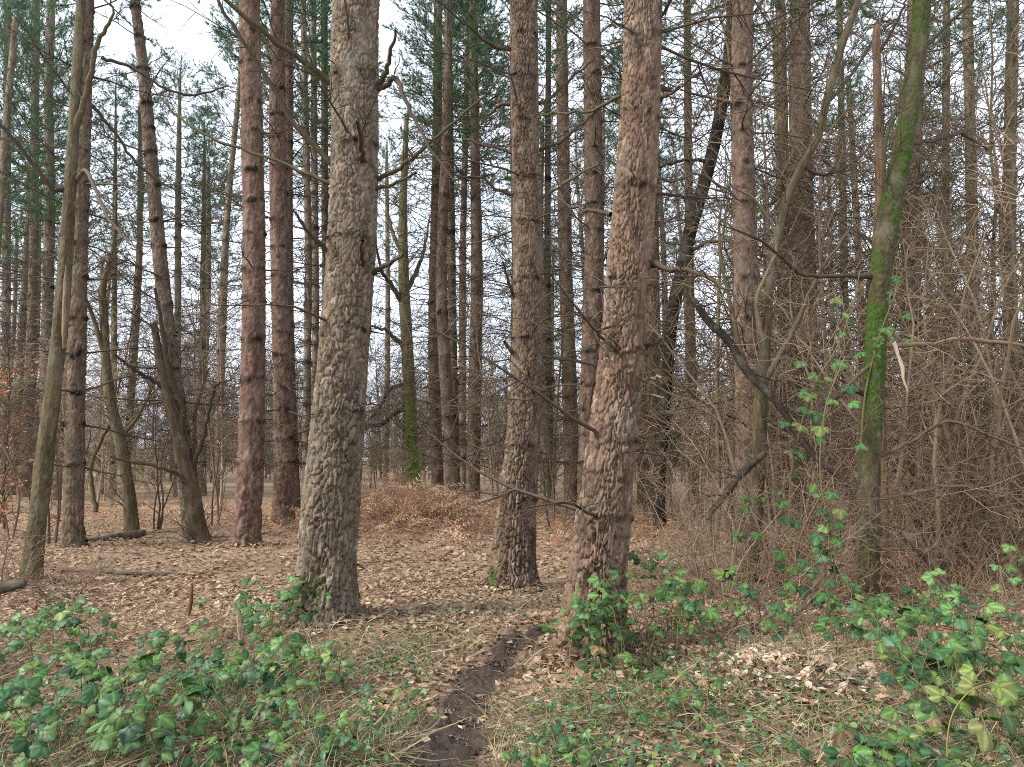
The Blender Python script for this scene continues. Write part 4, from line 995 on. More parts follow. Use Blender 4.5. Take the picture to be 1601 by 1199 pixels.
near_shrubs = [
    ('tangle', 'pale brown tangle of drooping twigs under the broken black limb', 1245, 8.9, BRN, 0.85),
    ('tangle', 'brown twig tangle just left of the green mossy tree foot', 1310, 9.4, BRN, 0.80),
    ('tangle', 'wiry brown tangle between green tree and right edge', 1480, 9.6, BRN, 1.00),
    ('tangle', 'twig tangle behind the black tree foot and pinkish pine', 1125, 11.5, (1.0, .85, .72), 1.00),
    ('tangle', 'wiry tangle behind the broken snag and green tree', 1400, 10.5, (1.0, .85, .72), 1.15),
    ('tangle', 'farther wiry tangle left of the right edge pine', 1545, 11.5, (1.1, .95, .8), 1.20),
    ('wiry', 'hanging wiry strands left of the green mossy tree', 1265, 8.5, (2.0, 1.7, 1.45), 0.75),
    ('wiry', 'hanging wiry strands behind the climbing bramble vine', 1200, 9.3, (1.8, 1.55, 1.28), 0.90),
    ('wiry', 'wiry pale strands right of the green mossy tree', 1460, 8.7, (2.1, 1.8, 1.5), 0.90),
    ('wiry', 'wiry pale strands midway to the right edge', 1530, 9.5, (1.9, 1.65, 1.38), 1.10),
    ('wiry', 'taller wiry strands behind the twig tangle at right', 1420, 10.0, (1.6, 1.38, 1.15), 1.40),
    ('wiry', 'taller wiry strands near the right edge pine', 1570, 10.5, (1.6, 1.38, 1.15), 1.50),
    ('wiry', 'taller wiry strands behind the broken black limb', 1250, 10.5, (1.5, 1.3, 1.1), 1.40),
    ('bush', 'tall bare bush rising between curved tree and green tree', 1290, 11.0, (.8, .7, .58), 1.25),
    ('bush', 'tall bare bush right of the green tree crossing the far pines', 1470, 11.0, (.8, .7, .58), 1.35),
    ('bush', 'tall bare bush at the right edge of the view', 1590, 10.0, (.85, .78, .62), 1.30),
    ('bush', 'tall bare bush in front of the broad shadowy pine', 1235, 13.5, (.75, .65, .55), 1.30),
    ('tangle', 'grey brown brush heap right of the leaning red pine', 1105, 7.6, (1.7, 1.5, 1.3), 0.60),
    ('low', 'dead brush heaped below the short dark split limb', 1160, 7.3, (1.7, 1.5, 1.3), 1.20),
    ('wiry', 'dead strands under the pinkish pine beside the brush heap', 1145, 8.3, (1.8, 1.55, 1.3), 0.70),
    ('bush', 'very tall bare bush left of the broken snag', 1340, 9.6, (1.7, 1.55, 1.35), 1.50),
    ('bush', 'very tall bare bush right behind the green mossy tree', 1430, 9.4, (1.7, 1.5, 1.3), 1.55),
    ('bush', 'very tall bare bush between green tree and right edge', 1520, 9.2, (1.9, 1.7, 1.45), 1.60),
    ('bush', 'very tall bare bush half out of view at the right', 1625, 9.0, (1.9, 1.7, 1.45), 1.50),
    ('bush', 'very tall bare bush between pinkish pine and curved tree', 1215, 11.8, (1.1, .95, .8), 1.50),
    ('bush', 'tall bare bush right of the black bent tree', 1120, 13.0, (1.1, .95, .8), 1.35),
    ('tangle', 'high brown tangle over the broken black limb', 1180, 9.9, (1.7, 1.5, 1.28), 1.35),
    ('tangle', 'high brown tangle right of the broken snag', 1480, 10.0, (1.9, 1.65, 1.4), 1.50),
    ('tangle', 'high brown tangle against the right edge', 1590, 9.6, (1.9, 1.65, 1.4), 1.50),
    ('bush', 'bare bush between leaning red pine and black tree', 1080, 15.0, (.8, .7, .6), 1.00),
    ('bush', 'bare bush behind the straight brown pine at its right', 870, 16.5, (.9, .8, .68), 1.10),
    ('bush', 'bare bush at the left edge behind the mossy trunk', 20, 14.5, (1.0, .85, .72), 1.00),
    ('bush', 'bare bush around the foot of the brown left pine', 90, 13.5, (.95, .8, .68), 0.85),
    ('bush', 'bare bush between crooked tree and leaning pine', 240, 16.0, (.8, .7, .58), 1.00),
    ('bush', 'bare bush between leaning pine and red pines', 335, 17.0, (.85, .75, .62), 0.95),
    ('low', 'low scrub of dead stalks at the foot of the left mossy trunk', 110, 8.8, BRN, 0.80),
    ('low', 'low brown scrub at the left edge beside the mossy trunk', 8, 8.4, BRN, 1.00),
    ('low', 'low dead scrub against the foot of the leaning red pine', 985, 6.3, BRN, 0.75),
    ('low', 'low dead scrub between climbing bramble and green tree', 1130, 6.9, BRN, 1.00),
    ('low', 'low dead scrub right of the green tree foot', 1420, 7.6, BRN, 1.00),
    ('low', 'low dead scrub filling the right edge behind the brambles', 1560, 6.9, BRN, 1.10),
    ('low', 'low dead scrub under the pinkish pine', 1200, 8.2, BRN, 1.10),
]
for i, (kind, lab, px, d, colr, sc_) in enumerate(near_shrubs):
    make_shrub('bare_shrub', lab, G(px, d), SH[kind][i % len(SH[kind])], colr, None, 'shrub', sc_, rng.random() * 6.28)
saps = [('thin bare sapling just left of the mossy oak', 596, 27), ('thin bare sapling beside the two red pines', 352, 19), ('bare sapling rising behind the left mossy trunk', 28, 16.5),
        ('slim bare sapling behind the bend of the middle pine', 768, 21), ('bare sapling right of the straight brown pine', 868, 18.5), ('bare sapling between black tree and pinkish pine', 1118, 15.5),
        ('slim bare sapling left of the broad shadowy pine', 1205, 14), ('bare sapling behind the green mossy tree', 1402, 13), ('grey bare sapling right of the green mossy tree', 1500, 12.5),
        ('bare sapling closest to the right edge', 1572, 12.5), ('bare sapling rising between snag and curved tree', 1345, 13.5), ('bare sapling behind the leaning red pine', 968, 18)]
for i, (lab, px, d) in enumerate(saps):
    make_shrub('bare_sapling', lab, G(px, d), SH['sapling'][i % 5], (OLV, GRY, DRK, BRN)[i % 4], None, 'sapling', rng.uniform(0.8, 1.15), rng.random() * 6.28)
for i in range(110):
    d = 21 + 33 * rng.random() ** 0.9; px = rng.uniform(-120, 1720)
    if 570 < px < 780 and d < 27: d += 12
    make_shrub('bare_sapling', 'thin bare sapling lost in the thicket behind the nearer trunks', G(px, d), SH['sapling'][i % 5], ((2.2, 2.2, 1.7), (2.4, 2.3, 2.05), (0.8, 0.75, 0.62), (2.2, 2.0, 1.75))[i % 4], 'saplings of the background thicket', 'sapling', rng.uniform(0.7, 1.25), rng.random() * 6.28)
for i in range(46):
    d = 22 + 32 * rng.random() ** 0.85; px = rng.uniform(-120, 1720)
    if 560 < px < 790 and d < 28: d = rng.uniform(29, 45)
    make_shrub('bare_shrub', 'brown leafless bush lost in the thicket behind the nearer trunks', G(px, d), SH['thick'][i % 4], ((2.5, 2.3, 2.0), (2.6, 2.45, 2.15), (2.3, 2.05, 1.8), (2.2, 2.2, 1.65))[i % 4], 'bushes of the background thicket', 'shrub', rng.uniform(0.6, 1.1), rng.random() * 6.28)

for i in range(16):
    px = 1050 + i * 37 + rng.uniform(-14, 14); d = rng.uniform(11.5, 19)
    make_shrub('bare_sapling', 'tall fine twigged bare sapling among the pines at right', G(px, d), SH['sapling'][(i * 2) % 5], (GRY, OLV, BRN, DRK)[i % 4], 'tall saplings among the pines at right', 'sapling', rng.uniform(1.25, 1.7), rng.random() * 6.28)

# the far wood: one mass nobody could count
def far_wood():
    shapes = bpy.data.collections.new('far_tree_shapes')
    for k in range(7):
        t = Tubes(3); r_ = random.Random(300 + k); h = r_.uniform(8, 13)
        q = wander((0, 0, -0.1), (0, 0, 1), h, 8, r_, 0.07, 0.02); t.add(q, np.linspace(0.09, 0.014, 8))
        for _ in range(26):
            f = r_.uniform(0.02, 0.97) * 7; i = int(f); p = q[i] + (q[i + 1] - q[i]) * (f - i)
            w = wander(p, side_dir(q[i + 1] - q[i], r_, r_.uniform(0.5, 1.1)), r_.uniform(1.2, 3.0), 5, r_, 0.2, 0.05)
            rr = np.linspace(0.026, 0.009, 5); t.add(w, rr); twigs_on(t, w, rr, 9, 1.2, r_, 1, 0.03, 0.3, 0.0075, 0.1, npt=3, sub=2)
        o = bpy.data.objects.new('far_tree_shape', t.mesh('far_tree_shape', M_TWIG)); shapes.objects.link(o)
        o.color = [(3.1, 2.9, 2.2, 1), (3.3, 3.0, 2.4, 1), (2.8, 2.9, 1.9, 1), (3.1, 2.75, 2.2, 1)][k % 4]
    rng = random.Random(8); pts = []
    for i in range(560):
        d = 46 + 64 * rng.random(); x = (rng.uniform(-300, 1900) - 800.5) / FPX * d; pts.append((x, d, gzf(x, d)))
    me = bpy.data.meshes.new('far_woodland'); me.from_pydata(pts, [], []); me.materials.append(M_TWIG)
    o = obj('far_woodland', me); tag(o, 'far bare brushwood closing the view behind the pines', 'woodland', kind='stuff')
    ng = bpy.data.node_groups.new('far_woodland', 'GeometryNodeTree'); nd, lk = ng.nodes, ng.links
    ng.interface.new_socket('Geometry', in_out='INPUT', socket_type='NodeSocketGeometry'); ng.interface.new_socket('Geometry', in_out='OUTPUT', socket_type='NodeSocketGeometry')
    gi, go, ip, ci = nd.new('NodeGroupInput'), nd.new('NodeGroupOutput'), nd.new('GeometryNodeInstanceOnPoints'), nd.new('GeometryNodeCollectionInfo')
    ci.inputs['Collection'].default_value = shapes; ci.inputs['Separate Children'].default_value = True; ci.inputs['Reset Children'].default_value = True
    rv = nd.new('FunctionNodeRandomValue'); rv.data_type = 'FLOAT_VECTOR'; rv.inputs[0].default_value = (0, 0, 0); rv.inputs[1].default_value = (0.06, 0.06, 6.283)
    sv_ = nd.new('FunctionNodeRandomValue'); sv_.data_type = 'FLOAT'; sv_.inputs[2].default_value = 0.6; sv_.inputs[3].default_value = 1.15; sv_.inputs['Seed'].default_value = 4
    ip.inputs['Pick Instance'].default_value = True
    lk.new(gi.outputs[0], ip.inputs['Points']); lk.new(ci.outputs[0], ip.inputs['Instance']); lk.new(rv.outputs[0], ip.inputs['Rotation']); lk.new(sv_.outputs[1], ip.inputs['Scale']); lk.new(ip.outputs[0], go.inputs[0])
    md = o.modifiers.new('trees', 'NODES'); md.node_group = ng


far_wood()

# ------------------------------------------------------------------ litter, bracken, grass
g = np.random.default_rng(21)


def wedge(n, d0, d1, power=1.0, margin=1.25):
    """points on the ground ahead of the camera, even in area"""
    t = g.random(n); d = np.sqrt(d0 ** 2 + (d1 ** 2 - d0 ** 2) * t) if power == 1.0 else d0 * (d1 / d0) ** (t ** power)
    x = (g.random(n) * 2 - 1) * 0.6925 * margin * d + (g.random(n) - 0.5) * 1.0
    return x, d


def leaf_template(k, n=2):
    r = np.random.default_rng(700 + k); L = 1.0; t = np.linspace(0, 1, n + 1)
    lob = 1 + 0.35 * np.sin(t * 14 + k); w = 0.30 * np.sin(np.pi * np.clip(t, 0.03, 0.97)) ** 0.8 * lob
    curl = r.uniform(-0.5, 0.9); cup = r.uniform(-0.5, 0.8)
    V = []
    for i in range(n + 1):
        z0 = curl * 0.35 * (t[i] - 0.5) ** 2 * 2
        V += [[-w[i], t[i] - 0.5, z0 + cup * w[i] * 0.8 + r.normal(0, 0.02)], [0, t[i] - 0.5, z0], [w[i], t[i] - 0.5, z0 + cup * w[i] * 0.8 + r.normal(0, 0.02)]]
    T = []
    for i in range(n):
        for c in (0, 1):
            a = i * 3 + c; T += [[a, a + 1, a + 4], [a, a + 4, a + 3]]
    return np.array(V), np.array(T)


LEAF_V = [leaf_template(k) for k in range(8)]
LEAF_F = [(v_[[0, 2, 3, 5, 6, 8, 4]] , np.array([[0, 1, 6], [0, 6, 2], [1, 3, 6], [2, 6, 4], [6, 3, 5], [4, 6, 5]])) for v_, _ in LEAF_V]
LIT_COL = np.array([(0.40, 0.29, 0.19), (0.50, 0.395, 0.285), (0.31, 0.20, 0.125), (0.60, 0.50, 0.39), (0.17, 0.105, 0.065), (0.42, 0.285, 0.17), (0.36, 0.265, 0.195)])


def litter(name, label, n, d0, d1, size, tilt, shapes, power=1.0, pathp=0.13):
    x, y = wedge(n, d0, d1, power); pd = path_dist(x, y); pn_ = np.clip(0.5 + 0.8 * vnoise(x * 0.9, y * 0.9, 0, 61) + 0.4 * vnoise(x * 2.6, y * 2.6, 0, 64), -0.4, 1)
    keep = (g.random(n) < np.clip((pd - 0.45) / 1.5, pathp, 1)) & (g.random(n) < 0.35 + 0.65 * pn_ + 0.2 * (y > 6.5))
    x, y = x[keep], y[keep]; m = len(x)
    z = gz(x, y) + 0.006 + 0.035 * g.random(m) ** 2
    pale = 0.5 + 0.5 * vnoise(x * 0.5, y * 0.5, 0, 62)
    idx = g.choice(7, m, p=[.24, .15, .21, .04, .14, .14, .08]); c = LIT_COL[idx] * 1.05 * (0.75 + 0.45 * pale[:, None]) * g.uniform(0.8, 1.15, (m, 1)) * np.array([1.03, 1.0, 0.96]); mixf = 0.45 if d0 > 9 else 0.2; c = c * (1 - mixf) + np.array([0.33, 0.235, 0.155]) * mixf
    me = scatter(name, shapes, g.integers(0, 8, m), np.stack([x, y, z], -1), rotmats(g.random(m) * 6.28, g.normal(0, tilt, m), g.normal(0, tilt, m)), g.uniform(*size, m), c, M_LITTER)
    tag(obj(name, me), label, 'leaf litter', kind='stuff')


litter('leaf_litter', 'layer of fallen brown oak leaves around the path', 38000, 2.6, 9.5, (0.035, 0.08), 0.36, LEAF_V)
litter('leaf_litter', 'pale fallen leaves carpeting the floor under the farther pines', 40000, 9.5, 26, (0.05, 0.105), 0.30, LEAF_F, 0.97)


def leaf_heap():
    n = 900; x = g.normal(1.72, 0.30, n); y = g.normal(4.85, 0.36, n); z = gz(x, y) + 0.008 + 0.05 * g.random(n) ** 2
    c = np.array([(0.55, 0.40, 0.29), (0.62, 0.48, 0.37), (0.46, 0.30, 0.2), (0.66, 0.55, 0.44)])[g.integers(0, 4, n)] * g.uniform(0.8, 1.1, (n, 1))
    me = scatter('leaf_heap', LEAF_V, g.integers(0, 8, n), np.stack([x, y, z], -1), rotmats(g.random(n) * 6.28, g.normal(0, 0.45, n), g.normal(0, 0.45, n)), g.uniform(0.05, 0.095, n), c, M_LITTER)
    tag(obj('leaf_heap', me), 'heap of pale pinkish dead leaves right of the leaning red pine', 'leaf litter', kind='stuff')


leaf_heap()


def drift():
    # leaves blown against the feet of the near trees
    X_, Y_ = [], []
    for fx, fy, fr in FEET:
        a = g.random(260) * 6.283; r_ = 0.20 + np.abs(g.normal(0, 0.16, 260)); X_.append(fx + r_ * np.cos(a)); Y_.append(fy + r_ * np.sin(a))
    x, y = np.concatenate(X_), np.concatenate(Y_); n = len(x); z = gz(x, y) + 0.01 + 0.05 * g.random(n) ** 2
    me = scatter('leaf_drift', LEAF_V, g.integers(0, 8, n), np.stack([x, y, z], -1), rotmats(g.random(n) * 6.28, g.normal(0, 0.6, n), g.normal(0, 0.6, n)), g.uniform(0.04, 0.085, n), LIT_COL[g.integers(0, 7, n)] * g.uniform(0.7, 1.1, (n, 1)), M_LITTER)
    tag(obj('leaf_drift', me), 'dead leaves drifted against the feet of the near trees', 'leaf litter', kind='stuff')


drift()


def soil_clods():
    n = 3000; i = g.integers(0, len(cl) - 8, n); off = g.normal(0, 0.65, n); x = cl[i, 0] + pn[i, 0] * off * cl[i, 2]; y = cl[i, 1] + pn[i, 1] * off * cl[i, 2]
    o8 = np.array([(1, 0, 0), (0, 1, 0), (-1, 0, 0), (0, -1, 0), (0, 0, 0.8), (0, 0, -0.5)], float); f8 = np.array([(0, 1, 4), (1, 2, 4), (2, 3, 4), (3, 0, 4), (1, 0, 5), (2, 1, 5), (3, 2, 5), (0, 3, 5)])
    var = [(o8 * np.random.default_rng(40 + k).uniform(0.6, 1.3, o8.shape), f8) for k in range(5)]
    c = np.array([(0.05, 0.033, 0.024), (0.03, 0.02, 0.014), (0.10, 0.068, 0.05), (0.2, 0.13, 0.085)])[g.choice(4, n, p=[.4, .3, .2, .1])]
    me = scatter('soil_clods', var, g.integers(0, 5, n), np.stack([x, y, gz(x, y) + 0.022 * np.clip(1.2 - np.abs(off), 0, 1)], -1), rotmats(g.random(n) * 6.28, g.normal(0, 0.5, n), g.normal(0, 0.5, n)), 0.004 + 0.024 * g.random(n) ** 3, c, M_LITTER)
    tag(obj('soil_clods', me), 'crumbs of dark soil along the trodden path', 'soil', kind='stuff')


soil_clods()


def frond_template(k):
    r = np.random.default_rng(800 + k); V = []; T = []
    n = 7; t = np.linspace(0, 1, n); bend = r.uniform(0.2, 0.7)
    sp = np.stack([0.08 * np.sin(t * 4 + k), t, bend * t * (1 - t) * 1.5 + r.normal(0, 0.02, n)], -1)
    for i in range(n - 1):
        b = len(V); V += [sp[i] - [0.008, 0, 0], sp[i] + [0.008, 0, 0], sp[i + 1]]; T.append([b, b + 1, b + 2])
    for i in range(1, n):
        for s in (-1, 1):
            for h in (0, 0.5) if k % 2 else (0,):
                p = sp[i] * (1 - h * 0.14) + sp[i - 1] * h * 0.14; L = 0.34 * (1 - t[i] * 0.75) * r.uniform(0.5, 1.1)
                d1 = np.array([s * L * 0.6, L * r.uniform(0.1, 0.5), r.uniform(-0.25, 0.2) * L]); d2 = d1 * 1.6 + [0, 0, r.uniform(-0.5, 0.1) * L]
                b = len(V); V += [p - [0, 0.010, 0], p + [0, 0.010, 0], p + d1 + [0, 0.011, 0.0], p + d1 - [0, 0.011, 0], p + d2]
                T += [[b, b + 1, b + 2], [b, b + 2, b + 3], [b + 3, b + 2, b + 4]]
    return np.array(V), np.array(T)


FR_V = [frond_template(k) for k in range(6)]


def bracken():
    X_, Y_, Z_ = [], [], []
    spots = [(-2.2, 15.6, 2.0, 2.5, 1900, 0.55), (-2.0, 20.5, 3.5, 3.5, 360, 0.3), (-5.6, 18, 2.5, 3, 260, 0.25), (1.6, 15.0, 1.8, 2.6, 300, 0.22), (3.4, 17, 2.6, 3, 260, 0.22),
             (-9.5, 19, 3, 3.5, 240, 0.25), (7, 14, 3, 3, 300, 0.3), (0.8, 22, 3.5, 3, 260, 0.22), (5.6, 9.8, 1.4, 1.4, 150, 0.35), (4.0, 8.3, 0.8, 0.9, 120, 0.4)]
    for x, y, sx, sy, n, h in spots:
        xx = g.normal(x, sx * 0.55, n); yy = g.normal(y, sy * 0.55, n)
        X_.append(xx); Y_.append(yy); Z_.append(gz(xx, yy) + h * g.random(n) ** 1.6 * np.exp(-(((xx - x) / sx) ** 2 + ((yy - y) / sy) ** 2)))
    x, y, z = map(np.concatenate, (X_, Y_, Z_)); m = len(x)
    col = np.array([(0.46, 0.26, 0.145), (0.52, 0.33, 0.20), (0.35, 0.18, 0.095), (0.56, 0.40, 0.27)])[g.integers(0, 4, m)] * g.uniform(0.75, 1.15, (m, 1))
    me = scatter('dead_bracken', FR_V, g.integers(0, 6, m), np.stack([x, y, z + 0.02], -1), rotmats(g.random(m) * 6.28, g.normal(0.05, 0.3, m), g.normal(0, 0.5, m)), g.uniform(0.28, 0.66, m), col, M_LITTER)
    tag(obj('dead_bracken', me), 'russet collapsed bracken mounded behind the straight brown pine', 'bracken', kind='stuff')


bracken()


def blade_template(k):
    r = np.random.default_rng(850 + k); n = 4; t = np.linspace(0, 1, n); b = r.uniform(0.2, 1.0); V = []; T = []
    for i in range(n):
        w = 0.011 * (1 - t[i]) + 0.002; p = np.array([b * 0.6 * t[i] ** 2, 0.05 * math.sin(3 * t[i] + k), t[i] * (1 - 0.35 * b * t[i])]); V += [p - [0, w, 0], p + [0, w, 0]]
    for i in range(n - 1): a = i * 2; T += [[a, a + 1, a + 3], [a, a + 3, a + 2]]
    return np.array(V), np.array(T)


BL_V = [blade_template(k) for k in range(6)]


def pxband(x, y):
    return 800.5 + x / y * FPX


def grass():
    n = 66000; x, y = wedge(n, 2.6, 11, 0.9); pd = path_dist(x, y); tn_ = 0.5 + 0.5 * vnoise(x * 1.3, y * 1.3, 0, 63)
    keep = (pd > 1.15) & (g.random(n) < np.clip((tn_ - 0.35) * 2.2, 0.05, 1) * np.clip(1.9 - y / 5.2, 0.30, 1)); x, y, tn_ = x[keep], y[keep], tn_[keep]; m = len(x)
    pal = np.array([(0.42, 0.33, 0.20), (0.50, 0.40, 0.26), (0.33, 0.25, 0.15), (0.30, 0.20, 0.125), (0.19, 0.22, 0.08)])
    px = pxband(x, y); gp = np.where((y < 5.2), 0.20, 0.10)
    idx = np.where(g.random(m) < gp, 4, g.integers(0, 4, m)); c = pal[idx] * g.uniform(0.75, 1.15, (m, 1))
    flat = g.random(m) < 0.55
    pit = np.where(flat, g.normal(1.2, 0.25, m), g.normal(0, 0.4, m)); s = np.where(flat, g.uniform(0.12, 0.40, m), g.uniform(0.10, 0.28, m))
    me = scatter('dry_grass', BL_V, g.integers(0, 6, m), np.stack([x, y, gz(x, y) + 0.005 + 0.03 * g.random(m) * flat], -1), rotmats(g.random(m) * 6.28, pit, g.normal(0, 0.35, m)), s, c, M_GRASS)
    tag(obj('dry_grass', me), 'straw coloured dead grass strewn over the foreground', 'grass', kind='stuff')


grass()


def small_leaf_template(k):
    a = 0.5 + 0.12 * math.sin(k); V = [[0, 0, 0], [-0.28, 0.35, 0.08], [0.28, 0.35, 0.08], [-0.24, 0.7, 0.05], [0.24, 0.7, 0.05], [0, 0.4, 0], [0, 0.75, -0.02], [0, 1, -0.12]]
    T = [[0, 5, 1], [0, 2, 5], [1, 5, 6], [1, 6, 3], [5, 2, 4], [5, 4, 6], [3, 6, 7], [6, 4, 7]]
    return np.array(V) * [1 + 0.25 * math.sin(k * 2), 1, 1], np.array(T)


def cover():
    X_, Y_, H_ = [], [], []
    for px, d, r, n in [(300, 4.4, 0.7, 420), (470, 4.2, 0.55, 420), (560, 3.7, 0.4, 380), (620, 4.4, 0.3, 150), (610, 5.6, 0.4, 220), (500, 5.4, 0.5, 220), (380, 5.6, 0.5, 220), (900, 3.8, 0.3, 260),
                        (960, 4.6, 0.4, 240), (880, 4.4, 0.28, 160), (1050, 3.8, 0.45, 260), (1130, 4.5, 0.4, 200), (1000, 5.6, 0.3, 160), (1250, 4.0, 0.5, 220), (1380, 4.2, 0.5, 260), (1500, 3.9, 0.5, 300), (640, 6.4, 0.4, 110), (150, 4.6, 0.8, 350), (40, 3.9, 0.5, 220), (760, 7.5, 0.5, 60), (1060, 5.0, 0.3, 100), (590, 3.2, 0.3, 200), (820, 3.3, 0.14, 80)]:
        n = int(n * 1.5); x0 = (px - 800.5) / FPX * d; X_.append(g.normal(x0, r * 0.6, n)); Y_.append(g.normal(d, r * 0.7, n))
    x, y = np.concatenate(X_), np.concatenate(Y_); k = (path_dist(x, y) > 1.2) & (y > 2.5); x, y = x[k], y[k]; m = len(x)
    pal = np.array([(0.07, 0.15, 0.045), (0.10, 0.19, 0.06), (0.05, 0.125, 0.05), (0.16, 0.22, 0.06), (0.07, 0.15, 0.08)]); c = pal[g.integers(0, 5, m)] * g.uniform(0.7, 1.2, (m, 1))
    me = scatter('ground_cover', [small_leaf_template(k) for k in range(4)], g.integers(0, 4, m), np.stack([x, y, gz(x, y) + 0.02 + 0.13 * g.random(m) ** 1.3], -1), rotmats(g.random(m) * 6.28, g.normal(0, 0.4, m), g.normal(0, 0.4, m)), g.uniform(0.022, 0.055, m), c, M_SMALL)
    tag(obj('ground_cover', me), 'small green leaves of low weeds scattered through the dead grass', 'ground cover', kind='stuff')


cover()


def twig_litter():
    n = 5200; x, y = wedge(n, 2.6, 13, 0.9); tb = Tubes(3); yaw = g.random(n) * 6.28; L = g.uniform(0.05, 0.32, n) ** 1.0; z = gz(x, y) + g.uniform(0.008, 0.04, n)
    for i in range(n):
        d = np.array([math.cos(yaw[i]), math.sin(yaw[i]), 0.0]) * L[i] * 0.5; p = np.array([x[i], y[i], z[i]]); k = g.normal(0, 0.06, 3) * L[i] * [1, 1, 0.3]
        c = g.uniform(0.6, 2.0); tb.add([p - d, p + k, p + d + [0, 0, g.normal(0, 0.015)]], [0.0022, 0.002, 0.0012], (c, c * 0.95, c * 0.9))
    tag(obj('twig_litter', tb.mesh('twig_litter', M_TWIG)), 'short dead twigs strewn over the leaves and path', 'twigs', kind='stuff')


twig_litter()

# ------------------------------------------------------------------ brambles
def leaflet(L, W, org, ang, r, droop):
    n = 13; V = []; T = []; C = []
    for i in range(n + 1):
        t = i / n; w = W * (math.sin(math.pi * min(1, t * 0.93 + 0.04)) ** 0.72) * (1.1 - 0.35 * t)
        if i == n: w = 0.0
        w *= 1 + (0.10 if i % 2 else -0.08)
        for s in (-1, -0.5, 0, 0.5, 1):
            z = 0.16 * abs(s) * W - droop * L * t * t + (0.05 * W if i % 2 else -0.05 * W) * (1 if abs(s) == 0.5 else 0.3) * (s != 0) - 0.30 * W * abs(s) ** 2.5
            V.append((s * w, t * L + abs(s) * 0.06 * L * (1 - t), z)); C.append(1.9 if s == 0 else (1.10 if i % 2 else 0.93))
    for i in range(n):
        for k in range(4):
            a = i * 5 + k; T += [[a, a + 1, a + 6], [a, a + 6, a + 5]]
    V = np.array(V); ca, sa = math.cos(ang), math.sin(ang)
    V = np.stack([V[:, 0] * ca - V[:, 1] * sa + org[0], V[:, 0] * sa + V[:, 1] * ca + org[1], V[:, 2] + org[2]], -1)
    return V, np.array(T), np.array(C)


def bramble_leaf_mesh(k):
    r = random.Random(600 + k); V = []; T = []; C = []; off = 0
    single = k in (6, 7)
    parts = [(0.085, 0.036, (0, 0.05, 0), r.uniform(-0.15, 0.15))]
    if not single: parts += [(0.07, 0.030, (-0.004, 0.042, 0), 1.05 + r.uniform(-0.2, 0.25)), (0.07, 0.030, (0.004, 0.042, 0), -1.05 + r.uniform(-0.25, 0.2))]
    for L, W, o_, a in parts:
        v, t, c = leaflet(L * r.uniform(0.85, 1.15), W * r.uniform(0.9, 1.15), o_, a, r, r.uniform(0.1, 0.45)); V.append(v); T.append(t + off); C.append(c); off += len(v)
    st = Tubes(3); st.add(np.array([(0, 0, 0), (0, 0.025, 0.004), (0, 0.055, 0)]), np.array([0.0012, 0.001, 0.001])); v, q, c = st.arrays()
    q = np.asarray(q); T.append(np.vstack([q[:, :3], q[:, [0, 2, 3]]]) + off); V.append(v); C.append(np.ones(len(v)) * 1.3)
    C = np.concatenate(C)
    return raw_mesh('bramble_leaf', np.concatenate(V), tris=np.concatenate(T), mats=[M_LEAF], tint=np.stack([C * 1.0, C, C * 0.98], -1))


BL = [bramble_leaf_mesh(k) for k in range(8)]
PAL_BLUE = [(0.05, 0.14, 0.042), (0.07, 0.17, 0.055), (0.04, 0.11, 0.035), (0.09, 0.18, 0.045), (0.06, 0.15, 0.065), (0.12, 0.20, 0.045)]
PAL_MID = [(0.085, 0.19, 0.040), (0.11, 0.22, 0.055), (0.06, 0.15, 0.040), (0.14, 0.24, 0.055)]
PAL_OLD = [(0.22, 0.15, 0.07)]
PAL_YEL = [(0.16, 0.23, 0.05), (0.20, 0.25, 0.06), (0.11, 0.20, 0.05), (0.26, 0.28, 0.09), (0.08, 0.16, 0.05)]
M_CANE = tinted('bramble_cane', (0.14, 0.12, 0.06), 0.6, 0.3, objcol=True)


def put_leaf(root, p, yaw, rng, pal, size, tilt=0.45):
    sh = rng.choice((0.42, 0.58, 0.72, 0.88))
    o = obj('leaf', BL[rng.randrange(8)], root, p, tuple(c_ * sh for c_ in pal[rng.randrange(len(pal))]))
    n = Vector((rng.gauss(0, tilt), rng.gauss(0, tilt) - 0.55, 0.95)).normalized()
    f = Vector((math.sin(yaw), math.cos(yaw), -0.15)); f = (f - n * f.dot(n)).normalized(); s = f.cross(n)
    o.rotation_mode = 'QUATERNION'; o.rotation_quaternion = Matrix((s, f, n)).transposed().to_quaternion(); o.scale = (size,) * 3
    return o


